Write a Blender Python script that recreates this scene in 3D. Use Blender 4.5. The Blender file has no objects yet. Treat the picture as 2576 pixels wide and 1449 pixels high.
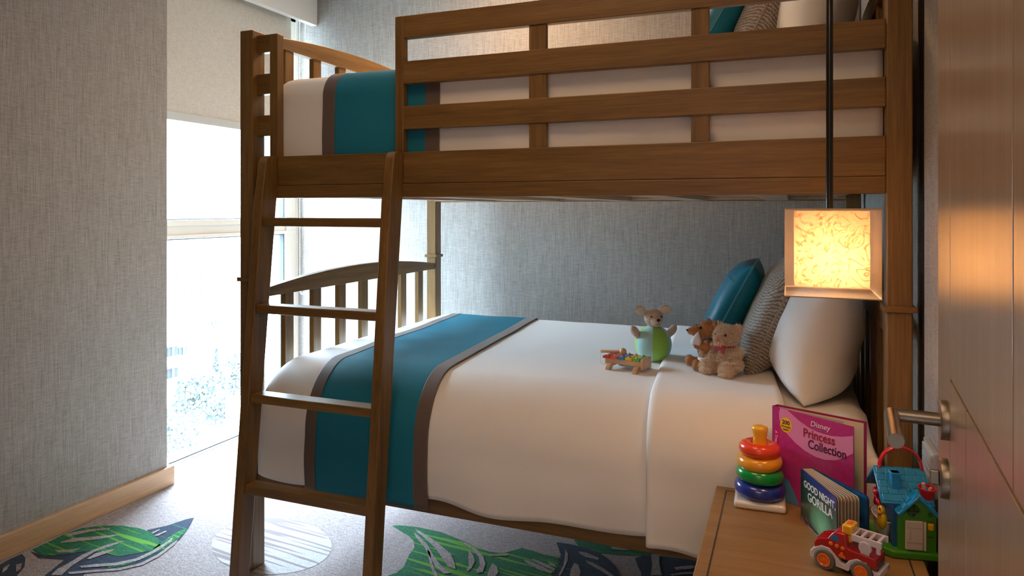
import bpy, bmesh, math, random
from mathutils import Vector, Matrix, Euler, noise
SC = bpy.context.scene
COL = SC.collection
PI = math.pi
R = math.radians

# ------------------------------------------------------------------ camera, sky, lights, exposure
cam_d = bpy.data.cameras.new('camera')
cam_d.sensor_width = 36.0
cam_d.lens = 1768.0 / 2576.0 * 36.0
cam_d.shift_y = -196.5 / 2576.0
cam_d.clip_start = 0.02
cam_d.clip_end = 300
cam = bpy.data.objects.new('camera', cam_d)
cam.location = (0, 0, 1.276)
cam.rotation_euler = (PI / 2, 0, math.atan(699 / 1768))
COL.objects.link(cam)
SC.camera = cam
SC.view_settings.view_transform = 'Standard'
SC.view_settings.look = 'None'
SC.view_settings.gamma = 1.0
SC.view_settings.use_curve_mapping = False
SC.view_settings.exposure = 0.22

world = bpy.data.worlds.new('sky')
SC.world = world
world.use_nodes = True
bg = world.node_tree.nodes['Background']
bg.inputs['Color'].default_value = (0.65, 0.82, 1.0, 1)
bg.inputs['Strength'].default_value = 1.0
# overcast sky: brighter overhead than at the horizon
_nt = world.node_tree
_tc = _nt.nodes.new('ShaderNodeTexCoord')
_sp = _nt.nodes.new('ShaderNodeSeparateXYZ')
_mr = _nt.nodes.new('ShaderNodeMapRange')
_mr.inputs['From Min'].default_value = 0.0
_mr.inputs['From Max'].default_value = 0.8
_mr.inputs['To Min'].default_value = 15.0
_mr.inputs['To Max'].default_value = 84.0
_nt.links.new(_tc.outputs['Generated'], _sp.inputs[0])
_nt.links.new(_sp.outputs['Z'], _mr.inputs['Value'])
_nt.links.new(_mr.outputs['Result'], bg.inputs['Strength'])


def area(name, loc, size, power, color, rot=(0, 0, 0), size_y=None, portal=False, spread=None):
    d = bpy.data.lights.new(name, 'AREA')
    d.energy = power
    d.color = color
    d.size = size
    if size_y:
        d.shape = 'RECTANGLE'
        d.size_y = size_y
    if portal:
        d.cycles.is_portal = True
    if spread:
        d.spread = spread
    o = bpy.data.objects.new(name, d)
    o.location = loc
    o.rotation_euler = rot
    COL.objects.link(o)
    return o


area('window_portal', (-2.875, 3.02, 1.22), 2.48, 1, (1, 1, 1), rot=(0, -PI / 2, 0), size_y=1.14, portal=True)
WARM = (1.0, 0.62, 0.33)
BULB = 72.0
area('room_ceiling_lamp', (-0.7, 1.1, 2.58), 0.7, 7.5, WARM)
area('hall_warm_fill', (-0.25, -0.55, 2.30), 0.7, 8.5, WARM)  # unseen fill light added behind the camera to warm the bed fronts
area('bed_ceiling_downlight', (-1.35, 3.0, 2.58), 0.4, 17, WARM)  # unseen ceiling downlight, set to warm the upper back wall

# ------------------------------------------------------------------ materials
MATS = {}


def new_mat(name):
    m = bpy.data.materials.new(name)
    m.use_nodes = True
    nt = m.node_tree
    return m, nt, nt.nodes['Principled BSDF']


def mat(name, col, rough=0.5, metal=0.0, coat=0.0, bump=0.0, bscale=200, emit=None, estr=0, sheen=0, spec=None, var=0.0, trans=0, sss=0, alpha=1):
    if name in MATS:
        return MATS[name]
    m, nt, p = new_mat(name)
    p.inputs['Base Color'].default_value = (*col, 1)
    p.inputs['Roughness'].default_value = rough
    p.inputs['Metallic'].default_value = metal
    p.inputs['Coat Weight'].default_value = coat
    if spec is not None:
        p.inputs['Specular IOR Level'].default_value = spec
    if sheen:
        p.inputs['Sheen Weight'].default_value = sheen
    if trans:
        p.inputs['Transmission Weight'].default_value = trans
    if emit:
        p.inputs['Emission Color'].default_value = (*emit, 1)
        p.inputs['Emission Strength'].default_value = estr
    if bump or var:
        g = nt.nodes.new('ShaderNodeNewGeometry')
        n = nt.nodes.new('ShaderNodeTexNoise')
        n.inputs['Scale'].default_value = bscale
        n.inputs['Detail'].default_value = 3
        nt.links.new(g.outputs['Position'], n.inputs['Vector'])
        if bump:
            b = nt.nodes.new('ShaderNodeBump')
            b.inputs['Strength'].default_value = bump
            b.inputs['Distance'].default_value = 0.002
            nt.links.new(n.outputs['Fac'], b.inputs['Height'])
            nt.links.new(b.outputs['Normal'], p.inputs['Normal'])
        if var:
            r = nt.nodes.new('ShaderNodeValToRGB')
            r.color_ramp.elements[0].position = 0.3
            r.color_ramp.elements[1].position = 0.7
            r.color_ramp.elements[0].color = (*[c * (1 - var) for c in col], 1)
            r.color_ramp.elements[1].color = (*[min(1, c * (1 + var)) for c in col], 1)
            nt.links.new(n.outputs['Fac'], r.inputs['Fac'])
            nt.links.new(r.outputs['Color'], p.inputs['Base Color'])
    MATS[name] = m
    return m


def tex_noise(nt, vec, scale3, scale, detail=4, rough=0.6):
    mp = nt.nodes.new('ShaderNodeMapping')
    mp.inputs['Scale'].default_value = scale3
    nt.links.new(vec, mp.inputs['Vector'])
    n = nt.nodes.new('ShaderNodeTexNoise')
    n.inputs['Scale'].default_value = scale
    n.inputs['Detail'].default_value = detail
    n.inputs['Roughness'].default_value = rough
    nt.links.new(mp.outputs['Vector'], n.inputs['Vector'])
    return n.outputs['Fac']


def mathn(nt, op, a, b):
    n = nt.nodes.new('ShaderNodeMath')
    n.operation = op
    for i, v in enumerate((a, b)):
        if isinstance(v, (int, float)):
            n.inputs[i].default_value = v
        elif v is not None:
            nt.links.new(v, n.inputs[i])
    return n.outputs[0]


def ramp(nt, fac, stops):
    r = nt.nodes.new('ShaderNodeValToRGB')
    el = r.color_ramp.elements
    while len(el) < len(stops):
        el.new(0.5)
    for e, (pos, c) in zip(el, stops):
        e.position = pos
        e.color = (*c, 1)
    nt.links.new(fac, r.inputs['Fac'])
    return r.outputs['Color']


def wood(name, axis, dark, mid, light, rough=0.42, coat=0.15):
    """stained oak: fine grain drawn out along one axis"""
    if name in MATS:
        return MATS[name]
    m, nt, p = new_mat(name)
    g = nt.nodes.new('ShaderNodeNewGeometry')
    s1 = [26.0, 26.0, 26.0]
    s1[axis] = 1.3
    s2 = [150.0, 150.0, 150.0]
    s2[axis] = 5.0
    a = tex_noise(nt, g.outputs['Position'], s1, 1.0, 5, 0.65)
    b = tex_noise(nt, g.outputs['Position'], s2, 1.6, 3, 0.6)
    f = mathn(nt, 'ADD', mathn(nt, 'MULTIPLY', a, 0.6), mathn(nt, 'MULTIPLY', b, 0.4))
    c = ramp(nt, f, [(0.32, dark), (0.5, mid), (0.68, light)])
    nt.links.new(c, p.inputs['Base Color'])
    p.inputs['Roughness'].default_value = rough
    p.inputs['Coat Weight'].default_value = coat
    p.inputs['Coat Roughness'].default_value = 0.3
    bm = nt.nodes.new('ShaderNodeBump')
    bm.inputs['Strength'].default_value = 0.25
    bm.inputs['Distance'].default_value = 0.001
    nt.links.new(b, bm.inputs['Height'])
    nt.links.new(bm.outputs['Normal'], p.inputs['Normal'])
    MATS[name] = m
    return m


OAK = [(0.100, 0.048, 0.010), (0.182, 0.094, 0.0225), (0.265, 0.145, 0.041)]
WX, WY, WZ = (wood('oak_stained_%s' % 'xyz'[i], i, *OAK) for i in range(3))
BASEW = wood('baseboard_wood', 1, (0.40, 0.22, 0.10), (0.52, 0.31, 0.16), (0.60, 0.38, 0.21))
NSW = wood('nightstand_wood', 0, (0.20, 0.105, 0.034), (0.29, 0.155, 0.054), (0.36, 0.205, 0.08), rough=0.45)
SLW = wood('slat_pine', 1, (0.42, 0.24, 0.13), (0.5, 0.31, 0.18), (0.58, 0.38, 0.23))


def wallcloth(name, axis, cols):
    """woven vinyl wall covering: fine upright threads crossed by faint level ones"""
    m, nt, p = new_mat(name)
    g = nt.nodes.new('ShaderNodeNewGeometry')
    sv = [1.0, 1.0, 1.0]
    sh = [1.0, 1.0, 1.0]
    sv[axis] = 560.0
    sv[2] = 9.0
    sh[axis] = 30.0
    sh[2] = 520.0
    v = tex_noise(nt, g.outputs['Position'], sv, 1.0, 3, 0.7)
    h = tex_noise(nt, g.outputs['Position'], sh, 1.0, 3, 0.7)
    f = mathn(nt, 'ADD', mathn(nt, 'MULTIPLY', v, 0.58), mathn(nt, 'MULTIPLY', h, 0.42))
    nt.links.new(ramp(nt, f, [(0.34, cols[0]), (0.5, cols[1]), (0.66, cols[2])]), p.inputs['Base Color'])
    p.inputs['Roughness'].default_value = 0.7
    bm = nt.nodes.new('ShaderNodeBump')
    bm.inputs['Strength'].default_value = 0.35
    bm.inputs['Distance'].default_value = 0.001
    nt.links.new(f, bm.inputs['Height'])
    nt.links.new(bm.outputs['Normal'], p.inputs['Normal'])
    MATS[name] = m
    return m


WC = [(0.155, 0.135, 0.118), (0.30, 0.275, 0.25), (0.43, 0.40, 0.37)]
WALLX = wallcloth('wallcloth_x', 0, WC)
WALLY = wallcloth('wallcloth_y', 1, WC)
PAINT = mat('white_paint', (0.82, 0.80, 0.76), 0.6)
FRAME = mat('window_frame_cream', (0.80, 0.76, 0.68), 0.4)
CEILP = mat('ceiling_paint', (0.60, 0.57, 0.53), 0.7)
HALLP = mat('hallway_walnut', (0.16, 0.10, 0.06), 0.6)
BLACK = mat('black_trim', (0.006, 0.006, 0.007), 0.35)


def linen(name, col, rough=0.75, sheen=0.15, b=0.08):
    return mat(name, col, rough, sheen=sheen, bump=b, bscale=900)


SHEET = linen('white_bed_linen', (0.86, 0.84, 0.82))
TEAL = mat('teal_satin', (0.012, 0.185, 0.285), 0.6, spec=0.25, bump=0.08, bscale=900)
TEAL2 = mat('teal_cushion_satin', (0.004, 0.17, 0.27), 0.42, spec=0.35, bump=0.08, bscale=900)
BROWN = linen('brown_border_cloth', (0.125, 0.088, 0.072), 0.6, 0.2)

# ------------------------------------------------------------------ mesh tools


class MB:
    def __init__(s):
        s.bm = bmesh.new()
        s.mi = 0

    def _face(s, vs):
        try:
            f = s.bm.faces.new(vs)
            f.material_index = s.mi
            return f
        except ValueError:
            return None

    def box(s, x0, x1, y0, y1, z0, z1, M=None):
        c = [(x0, y0, z0), (x1, y0, z0), (x1, y1, z0), (x0, y1, z0), (x0, y0, z1), (x1, y0, z1), (x1, y1, z1), (x0, y1, z1)]
        v = [s.bm.verts.new(M @ Vector(p) if M else p) for p in c]
        for f in ((0, 3, 2, 1), (4, 5, 6, 7), (0, 1, 5, 4), (1, 2, 6, 5), (2, 3, 7, 6), (3, 0, 4, 7)):
            s._face([v[i] for i in f])
        return s

    def prism(s, poly, axis, a, b, M=None):
        """polygon (pairs in the two other axes, in xyz order) drawn out along axis from a to b"""
        def P(p, t):
            q = list(p)
            q.insert(axis, t)
            q = Vector(q)
            return M @ q if M else q
        v0 = [s.bm.verts.new(P(p, a)) for p in poly]
        v1 = [s.bm.verts.new(P(p, b)) for p in poly]
        n = len(poly)
        s._face(v0)
        s._face(v1[::-1])
        for i in range(n):
            s._face([v0[i], v1[i], v1[(i + 1) % n], v0[(i + 1) % n]])
        return s

    def lathe(s, prof, n=32, M=None, a0=0, a1=2 * PI):
        """profile (r, z) about z"""
        closed = abs((a1 - a0) - 2 * PI) < 1e-6
        k = n if closed else n + 1
        rings = []
        for r, z in prof:
            ring = []
            for i in range(k):
                t = a0 + (a1 - a0) * i / n
                q = Vector((r * math.cos(t), r * math.sin(t), z))
                ring.append(s.bm.verts.new(M @ q if M else q))
            rings.append(ring)
        for j in range(len(rings) - 1):
            for i in range(n):
                i2 = (i + 1) % k
                s._face([rings[j][i], rings[j][i2], rings[j + 1][i2], rings[j + 1][i]])
        if closed:
            if prof[0][0] > 1e-6:
                s._face(rings[0][::-1])
            if prof[-1][0] > 1e-6:
                s._face(rings[-1])
        return s

    def torus(s, R0, r, n=48, m=16, M=None, sz=1.0):
        vs = []
        for i in range(n):
            a = 2 * PI * i / n
            row = []
            for j in range(m):
                b = 2 * PI * j / m
                q = Vector(((R0 + r * math.cos(b)) * math.cos(a), (R0 + r * math.cos(b)) * math.sin(a), r * sz * math.sin(b)))
                row.append(s.bm.verts.new(M @ q if M else q))
            vs.append(row)
        for i in range(n):
            for j in range(m):
                s._face([vs[i][j], vs[(i + 1) % n][j], vs[(i + 1) % n][(j + 1) % m], vs[i][(j + 1) % m]])
        return s

    def tube(s, pts, r, n=10, closed=False, caps=True):
        pts = [Vector(p) for p in pts]
        N = len(pts)
        rr = r if hasattr(r, '__len__') else [r] * N
        up = None
        rings = []
        for i, p in enumerate(pts):
            a = pts[(i - 1) % N] if (closed or i > 0) else pts[i]
            b = pts[(i + 1) % N] if (closed or i < N - 1) else pts[i]
            t = (b - a).normalized()
            if up is None:
                up = t.orthogonal().normalized()
            up = (up - t * up.dot(t)).normalized()
            w = t.cross(up)
            rings.append([s.bm.verts.new(p + (up * math.cos(2 * PI * k / n) + w * math.sin(2 * PI * k / n)) * rr[i]) for k in range(n)])
        for i in range(N if closed else N - 1):
            for k in range(n):
                s._face([rings[i][k], rings[i][(k + 1) % n], rings[(i + 1) % N][(k + 1) % n], rings[(i + 1) % N][k]])
        if caps and not closed:
            s._face(rings[0][::-1])
            s._face(rings[-1])
        return s

    def ball(s, c, r, M=None, u=20, v=12):
        r = r if hasattr(r, '__len__') else (r, r, r)
        T = Matrix.Translation(Vector(c)) @ (M if M else Matrix()) @ Matrix.Diagonal((*r, 1))
        res = bmesh.ops.create_uvsphere(s.bm, u_segments=u, v_segments=v, radius=1, matrix=T)
        for f in {f for vv in res['verts'] for f in vv.link_faces}:
            f.material_index = s.mi
        return s

    def grid(s, f, nu, nv):
        V = [[s.bm.verts.new(f(i / nu, j / nv)) for j in range(nv + 1)] for i in range(nu + 1)]
        for i in range(nu):
            for j in range(nv):
                s._face([V[i][j], V[i + 1][j], V[i + 1][j + 1], V[i][j + 1]])
        return V

    def build(s, name, mats, parent=None, smooth=False, bevel=0, seg=2, angle=40, normals=True):
        if normals:
            bmesh.ops.recalc_face_normals(s.bm, faces=s.bm.faces[:])
        me = bpy.data.meshes.new(name)
        s.bm.to_mesh(me)
        s.bm.free()
        for m in (mats if isinstance(mats, (list, tuple)) else [mats]):
            me.materials.append(m)
        o = bpy.data.objects.new(name, me)
        COL.objects.link(o)
        if parent:
            o.parent = parent
        if smooth:
            me.polygons.foreach_set('use_smooth', [True] * len(me.polygons))
            if angle and angle < 180:
                try:
                    me.set_sharp_from_angle(angle=R(angle))
                except Exception:
                    pass
        if bevel:
            b = o.modifiers.new('bevel', 'BEVEL')
            b.width = bevel
            b.segments = seg
            b.limit_method = 'ANGLE'
            b.angle_limit = R(35)
            b.harden_normals = False
        return o


def tag(o, label=None, cat=None, group=None, kind=None):
    if label:
        o['label'] = label
    if cat:
        o['category'] = cat
    if group:
        o['group'] = group
    if kind:
        o['kind'] = kind
    return o


def thing(name, label, cat, loc=(0, 0, 0), rz=0, group=None, rot=None):
    o = bpy.data.objects.new(name, None)
    o.empty_display_size = 0.05
    o.location = loc
    o.rotation_euler = rot if rot else (0, 0, rz)
    COL.objects.link(o)
    return tag(o, label, cat, group)


def struct(mb, name, mats, label=None, **k):
    o = mb.build(name, mats, **k)
    o['kind'] = 'structure'
    if label:
        o['label'] = label
    return o


def kids(o):
    return [c for c in bpy.data.objects if c.parent == o]


def copy_tree(o, parent=None):
    c = o.copy()
    COL.objects.link(c)
    c.parent = parent
    for ch in kids(o):
        copy_tree(ch, c)
    return c


def bx(name, m, parent, x0, x1, y0, y1, z0, z1, bevel=0.002, **k):
    return MB().box(x0, x1, y0, y1, z0, z1).build(name, m, parent, bevel=bevel, **k)


def lerp(a, b, t):
    return a + (b - a) * t


def smooth(t):
    t = max(0, min(1, t))
    return t * t * (3 - 2 * t)


# ------------------------------------------------------------------ room shell
# floor with its woven leaf pattern: every patch of colour is a face of the one floor mesh
CARPET = None


def carpet(name, c0, c1, stripe=None):
    m, nt, p = new_mat(name)
    g = nt.nodes.new('ShaderNodeNewGeometry')
    a = tex_noise(nt, g.outputs['Position'], (1, 1, 1), 170, 3, 0.7)
    b = tex_noise(nt, g.outputs['Position'], (40, 90, 1), 1.0, 3, 0.6)
    f = mathn(nt, 'ADD', mathn(nt, 'MULTIPLY', a, 0.7), mathn(nt, 'MULTIPLY', b, 0.3))
    col = ramp(nt, f, [(0.40, c0), (0.60, c1)])
    if stripe:
        sc, rot, cs, th = stripe
        mp = nt.nodes.new('ShaderNodeMapping')
        mp.inputs['Rotation'].default_value = (0, 0, rot)
        nt.links.new(g.outputs['Position'], mp.inputs['Vector'])
        s = tex_noise(nt, mp.outputs['Vector'], (2.5, sc, 1), 1.0, 1, 0.4)
        k = ramp(nt, s, [(th, (0, 0, 0)), (th + 0.05, (1, 1, 1))])
        mx = nt.nodes.new('ShaderNodeMix')
        mx.data_type = 'RGBA'
        nt.links.new(k, mx.inputs['Factor'])
        nt.links.new(col, mx.inputs['A'])
        mx.inputs['B'].default_value = (*cs, 1)
        col = mx.outputs['Result']
    nt.links.new(col, p.inputs['Base Color'])
    p.inputs['Roughness'].default_value = 0.95
    p.inputs['Specular IOR Level'].default_value = 0.15
    p.inputs['Sheen Weight'].default_value = 0.1
    bm = nt.nodes.new('ShaderNodeBump')
    bm.inputs['Strength'].default_value = 0.6
    bm.inputs['Distance'].default_value = 0.004
    nt.links.new(a, bm.inputs['Height'])
    nt.links.new(bm.outputs['Normal'], p.inputs['Normal'])
    MATS[name] = m
    return m


CP = carpet('carpet_mauve_grey', (0.20, 0.155, 0.150), (0.42, 0.35, 0.335))
CG = carpet('carpet_leaf_green', (0.0, 0.065, 0.022), (0.005, 0.17, 0.055), stripe=(55, 0.12, (0.10, 0.30, 0.015), 0.56))
CN = carpet('carpet_navy', (0.008, 0.014, 0.030), (0.02, 0.04, 0.075), stripe=(70, 0.12, (0.01, 0.10, 0.07), 0.66))
CW = carpet('carpet_oval_white', (0.36, 0.33, 0.32), (0.50, 0.47, 0.46), stripe=(60, 0.10, (0.24, 0.19, 0.19), 0.52))

CAM_A = math.atan(699 / 1768)


def floor_pt(px, py):
    u = (px - 1288) / 1768
    v = (528 - py) / 1768
    s_, c_ = math.sin(CAM_A), math.cos(CAM_A)
    t = -1.276 / v
    return ((-s_ + u * c_) * t, (c_ + u * s_) * t)


def A(pts):
    return [floor_pt(x / 2.342, 1050 + y / 2.342) for x, y in pts]


def Bq(pts):
    return [floor_pt(900 + x / 2.862, 1200 + y / 2.862) for x, y in pts]


leaf = [
    (2, 1, A([(175, 790), (250, 812), (330, 815), (430, 800), (560, 790), (700, 815), (780, 810), (880, 790), (940, 755), (930, 712), (890, 680), (865, 665), (980, 640), (1100, 600), (1143, 592), (1125, 630), (1105, 662), (1060, 722), (960, 790), (860, 842), (760, 882), (620, 907), (500, 922), (440, 1000), (250, 1020), (262, 934), (330, 880), (380, 840), (300, 835), (230, 830)])),
    (1, 2, A([(190, 780), (300, 730), (380, 690), (480, 655), (600, 640), (720, 640), (820, 655), (890, 680), (935, 720), (945, 758), (880, 790), (780, 808), (700, 822), (620, 800), (520, 790), (400, 805), (330, 815), (250, 815)])),
    (1, 2, A([(870, 800), (950, 740), (1020, 690), (1090, 655), (1100, 670), (1050, 715), (960, 780), (860, 830), (760, 868), (640, 890), (640, 880), (760, 850)])),
    (0, 3, A([(390, 690), (470, 672), (560, 660), (650, 655), (640, 664), (560, 672), (470, 690), (400, 706)])),
    (0, 3, A([(350, 740), (430, 715), (560, 705), (650, 698), (722, 690), (660, 706), (600, 718), (520, 728), (420, 738), (360, 742)])),
    (0, 3, A([(300, 934), (340, 895), (400, 865), (480, 815), (560, 780), (640, 750), (740, 728), (660, 760), (560, 795), (500, 830), (420, 880), (360, 934)])),
    (0, 3, A([(510, 838), (560, 805), (640, 785), (680, 780), (640, 800), (560, 828), (525, 840)])),
    (0, 3, A([(470, 880), (560, 868), (680, 860), (800, 835), (900, 790), (1000, 725), (1020, 705), (1010, 735), (920, 795), (820, 845), (690, 876), (560, 885), (480, 890)])),
    (0, 3, A([(400, 915), (560, 902), (700, 893), (830, 862), (930, 810), (1030, 735), (1050, 722), (1030, 752), (940, 822), (840, 874), (700, 905), (560, 915), (410, 928)])),
    (0, 3, A([(320, 785), (400, 785), (480, 772), (420, 798), (340, 800)])),
    (0, 3, A([(890, 682), (940, 662), (940, 668), (900, 690)])),
    (0, 3, A([(905, 700), (975, 672), (985, 675), (930, 702)])),
    (2, 1, A([(-20, 880), (60, 835), (130, 805), (150, 830), (145, 880), (100, 934), (60, 1010), (-30, 1010)])),
    (0, 2, A([(95, 870), (130, 862), (120, 900), (95, 910)])),
    (0, 2, A([(20, 890), (60, 865), (40, 900), (10, 920)])),
    (3, 1, A([(1600 + 355 * math.cos(t * PI / 16), 760 + 165 * math.sin(t * PI / 16)) for t in range(32)])),
    # large leaf by the bed
    (1, 1, Bq([(245, 352), (300, 348), (430, 362), (600, 398), (760, 462), (860, 508), (950, 540), (1060, 545), (1120, 530), (1180, 512), (1260, 532), (1340, 560), (1450, 578), (1440, 640), (1410, 700), (1300, 860), (100, 900), (205, 716), (280, 690), (330, 650), (370, 560), (408, 510), (402, 460), (360, 420), (300, 385)])),
    (1, 1, Bq([(1555, 450), (1700, 470), (1900, 505), (2160, 545), (2150, 570), (2000, 568), (1850, 560), (1700, 545), (1600, 512)])),
    (2, 2, Bq([(1430, 472), (1520, 485), (1640, 512), (1730, 545), (1800, 590), (1850, 640), (1890, 713), (1960, 860), (1300, 860), (1405, 700), (1445, 640), (1462, 560)])),
    (2, 1, Bq([(1995, 585), (2060, 568), (2200, 570), (2440, 605), (2560, 640), (2700, 860), (2060, 860), (2040, 690), (2020, 650)])),
    (0, 3, Bq([(410, 378), (450, 395), (520, 440), (600, 500), (670, 560), (692, 610), (705, 668), (650, 650), (610, 590), (560, 520), (500, 460), (440, 410)])),
    (0, 3, Bq([(405, 405), (440, 430), (500, 490), (540, 560), (580, 620), (640, 680), (680, 695), (620, 702), (560, 650), (520, 580), (480, 510), (420, 440)])),
    (0, 3, Bq([(500, 525), (520, 545), (530, 600), (550, 660), (580, 713), (560, 730), (535, 680), (515, 610)])),
    (0, 3, Bq([(720, 460), (780, 480), (850, 520), (900, 570), (920, 630), (900, 690), (860, 696), (850, 680), (880, 640), (870, 580), (820, 520), (760, 480)])),
    (0, 3, Bq([(800, 530), (830, 570), (845, 610), (820, 660), (790, 685), (785, 675), (800, 640), (795, 590)])),
    (0, 3, Bq([(970, 625), (1000, 650), (1012, 690), (990, 720), (930, 725), (945, 670)])),
    (0, 3, Bq([(940, 562), (1090, 557), (1080, 570), (960, 574)])),
    (0, 3, Bq([(1195, 600), (1240, 610), (1330, 650), (1400, 685), (1390, 702), (1300, 670), (1210, 620)])),
    (0, 3, Bq([(1250, 592), (1300, 605), (1400, 655), (1425, 668), (1410, 678), (1320, 640), (1260, 605)])),
    (0, 3, Bq([(1365, 612), (1420, 635), (1425, 652), (1380, 632)])),
    (0, 3, Bq([(1495, 525), (1515, 560), (1510, 610), (1480, 680), (1455, 720), (1445, 710), (1480, 640), (1490, 580)])),
    (0, 3, Bq([(1560, 620), (1590, 640), (1605, 690), (1590, 740), (1520, 740), (1535, 670)])),
    (0, 3, Bq([(1590, 540), (1650, 550), (1740, 590), (1730, 602), (1640, 580), (1600, 558)])),
    (0, 3, Bq([(1640, 605), (1700, 625), (1780, 670), (1850, 720), (1830, 735), (1750, 680), (1660, 630)])),
    (0, 3, Bq([(1820, 508), (1900, 515), (1960, 530), (1900, 532), (1830, 522)])),
    (0, 3, Bq([(2110, 560), (2175, 560), (2170, 620), (2190, 713), (2110, 713), (2120, 640)])),
    (0, 3, Bq([(2275, 655), (2400, 640), (2440, 650), (2400, 665), (2290, 675)])),
    (0, 3, Bq([(2250, 705), (2350, 690), (2430, 690), (2420, 702), (2330, 706), (2260, 716)])),
]
fb = MB()
fb._face([fb.bm.verts.new(p) for p in ((-2.95, 0.3, 0), (0.32, 0.3, 0), (0.32, 3.65, 0), (-2.95, 3.65, 0))])
fb._face([fb.bm.verts.new(p) for p in ((-1.8, -1.6, 0), (1.3, -1.6, 0), (1.3, 0.3, 0), (-1.8, 0.3, 0))])
for mi, lv, pts in leaf:
    fb.mi = mi
    f = fb._face([fb.bm.verts.new((x, y, 0.0009 * lv)) for x, y in pts])
    bmesh.ops.triangulate(fb.bm, faces=[f], ngon_method='EAR_CLIP')
for f in fb.bm.faces:
    f.normal_update()
    if f.normal.z < 0:
        f.normal_flip()
struct(fb, 'floor', [CP, CG, CN, CW], normals=False)

CEIL = 2.62
struct(MB().box(-3.0, 0.45, 0.2, 3.75, CEIL, CEIL + 0.1), 'ceiling', CEILP)
struct(MB().box(-3.05, 0.45, 3.6, 3.72, -0.05, CEIL), 'wall_back', WALLX)
struct(MB().box(0.300, 0.42, 0.22, 3.6, -0.05, CEIL), 'wall_right', WALLY)
struct(MB().box(-3.05, -2.68, 0.22, 2.437, -0.05, CEIL), 'wall_left', WALLY)
fw = MB()
fw.box(-3.05, -0.78, 0.20, 0.30, -0.05, CEIL).box(0.135, 0.42, 0.20, 0.30, -0.05, CEIL).box(-0.78, 0.135, 0.20, 0.30, 2.12, CEIL)
struct(fw, 'wall_front', HALLP)
hb = MB()
hb.box(-1.75, 1.25, -1.6, -1.5, -0.05, 2.5).box(-1.85, -1.75, -1.6, 0.2, -0.05, 2.5).box(1.25, 1.35, -1.6, 0.2, -0.05, 2.5)
struct(hb, 'wall_hallway', HALLP)
struct(MB().box(-1.85, 1.35, -1.6, 0.2, 2.4, 2.5), 'ceiling_hallway', PAINT)
# window wall above and around the opening
ww = MB()
ww.box(-3.0, -2.86, 2.437, 3.6, 2.50, CEIL)
ww.box(-3.0, -2.86, 3.575, 3.6, -0.05, 2.50)
struct(ww, 'wall_window', PAINT)
# baseboards
bbm = MB().box(-2.683, -2.663, 0.3, 2.466, 0, 0.088)
bbm.box(-2.86, -2.6835, 2.4375, 2.466, 0, 0.088)
struct(bbm, 'baseboard_left', BASEW, bevel=0.003)
struct(MB().box(0.285, 0.300, 0.3, 1.92, 0, 0.088), 'baseboard_right', BASEW, bevel=0.002)
struct(MB().box(-2.84, 0.28, 3.585, 3.6, 0, 0.088), 'baseboard_back', BASEW, bevel=0.002)
# black strips that frame the bed recess
struct(MB().box(0.2983, 0.3005, 1.932, 1.988, 0, CEIL), 'trim_1', BLACK, 'black upright strip on the right wall beside the bed post')
struct(MB().box(0.2975, 0.3005, 3.54, 3.6005, 0, CEIL), 'trim_2', BLACK, 'black upright strip in the far right corner')

# window
win = MB()
gx = -2.905
for z0, z1 in ((1.195, 1.225), (1.130, 1.150)):
    win.box(-2.95, -2.860, 2.44, 3.575, z0, z1)
win.box(-2.95, -2.872, 2.44, 3.575, 1.150, 1.195)
win.box(-2.95, -2.862, 3.490, 3.575, 0, 2.5)
win.box(-2.95, -2.862, 2.437, 2.47, 0, 2.5)
win.box(-2.95, -2.862, 2.44, 3.575, 2.44, 2.5)
win.box(-2.95, -2.862, 2.44, 3.575, -0.04, 0.012)
wf = struct(win, 'window_1', FRAME, 'floor-to-ceiling window with a cream frame and level mullion', bevel=0.002)
gm = MB()
gm.box(-2.912, -2.880, 3.484, 3.490, 0.012, 1.130).box(-2.912, -2.880, 3.484, 3.490, 1.225, 2.44)
gm.box(-2.912, -2.880, 2.47, 3.49, 1.124, 1.130).box(-2.912, -2.880, 2.47, 3.49, 1.225, 1.230).box(-2.912, -2.866, 2.47, 3.49, 0.012, 0.018)
gm.build('gasket', mat('rubber_gasket', (0.03, 0.04, 0.045), 0.6), wf)
m, nt, p = new_mat('window_glass')
nt.nodes.remove(p)
out = nt.nodes['Material Output']
tb = nt.nodes.new('ShaderNodeBsdfTransparent')
tb.inputs['Color'].default_value = (0.93, 0.97, 0.98, 1)
gb = nt.nodes.new('ShaderNodeBsdfGlossy')
gb.inputs['Roughness'].default_value = 0.02
mx = nt.nodes.new('ShaderNodeMixShader')
mx.inputs[0].default_value = 0.05
nt.links.new(tb.outputs[0], mx.inputs[1])
nt.links.new(gb.outputs[0], mx.inputs[2])
nt.links.new(mx.outputs[0], out.inputs['Surface'])
GLASS = m
for z0, z1 in ((0.012, 1.130), (1.225, 2.44)):
    MB().box(gx, gx + 0.006, 2.47, 3.49, z0, z1).build('pane', GLASS, wf)

# pelmet
pe = bx('window_pelmet', mat('pelmet_white', (0.80, 0.78, 0.73), 0.5), None, -2.756, -2.716, 2.437, 3.598, 2.414, 2.619)
tag(pe, 'white pelmet board across the top of the window', 'pelmet')
# roller shade
sh = thing('roller_shade', 'pale beige roller shade half lowered over the tall window', 'window shade', (-2.80, 2.95, 2.5))


def localise(o):
    """keep world placement of children built in world coordinates"""
    for c in kids(o):
        c.matrix_parent_inverse = o.matrix_world.inverted() if False else (Matrix.LocRotScale(o.location, o.rotation_euler, None)).inverted()


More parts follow.
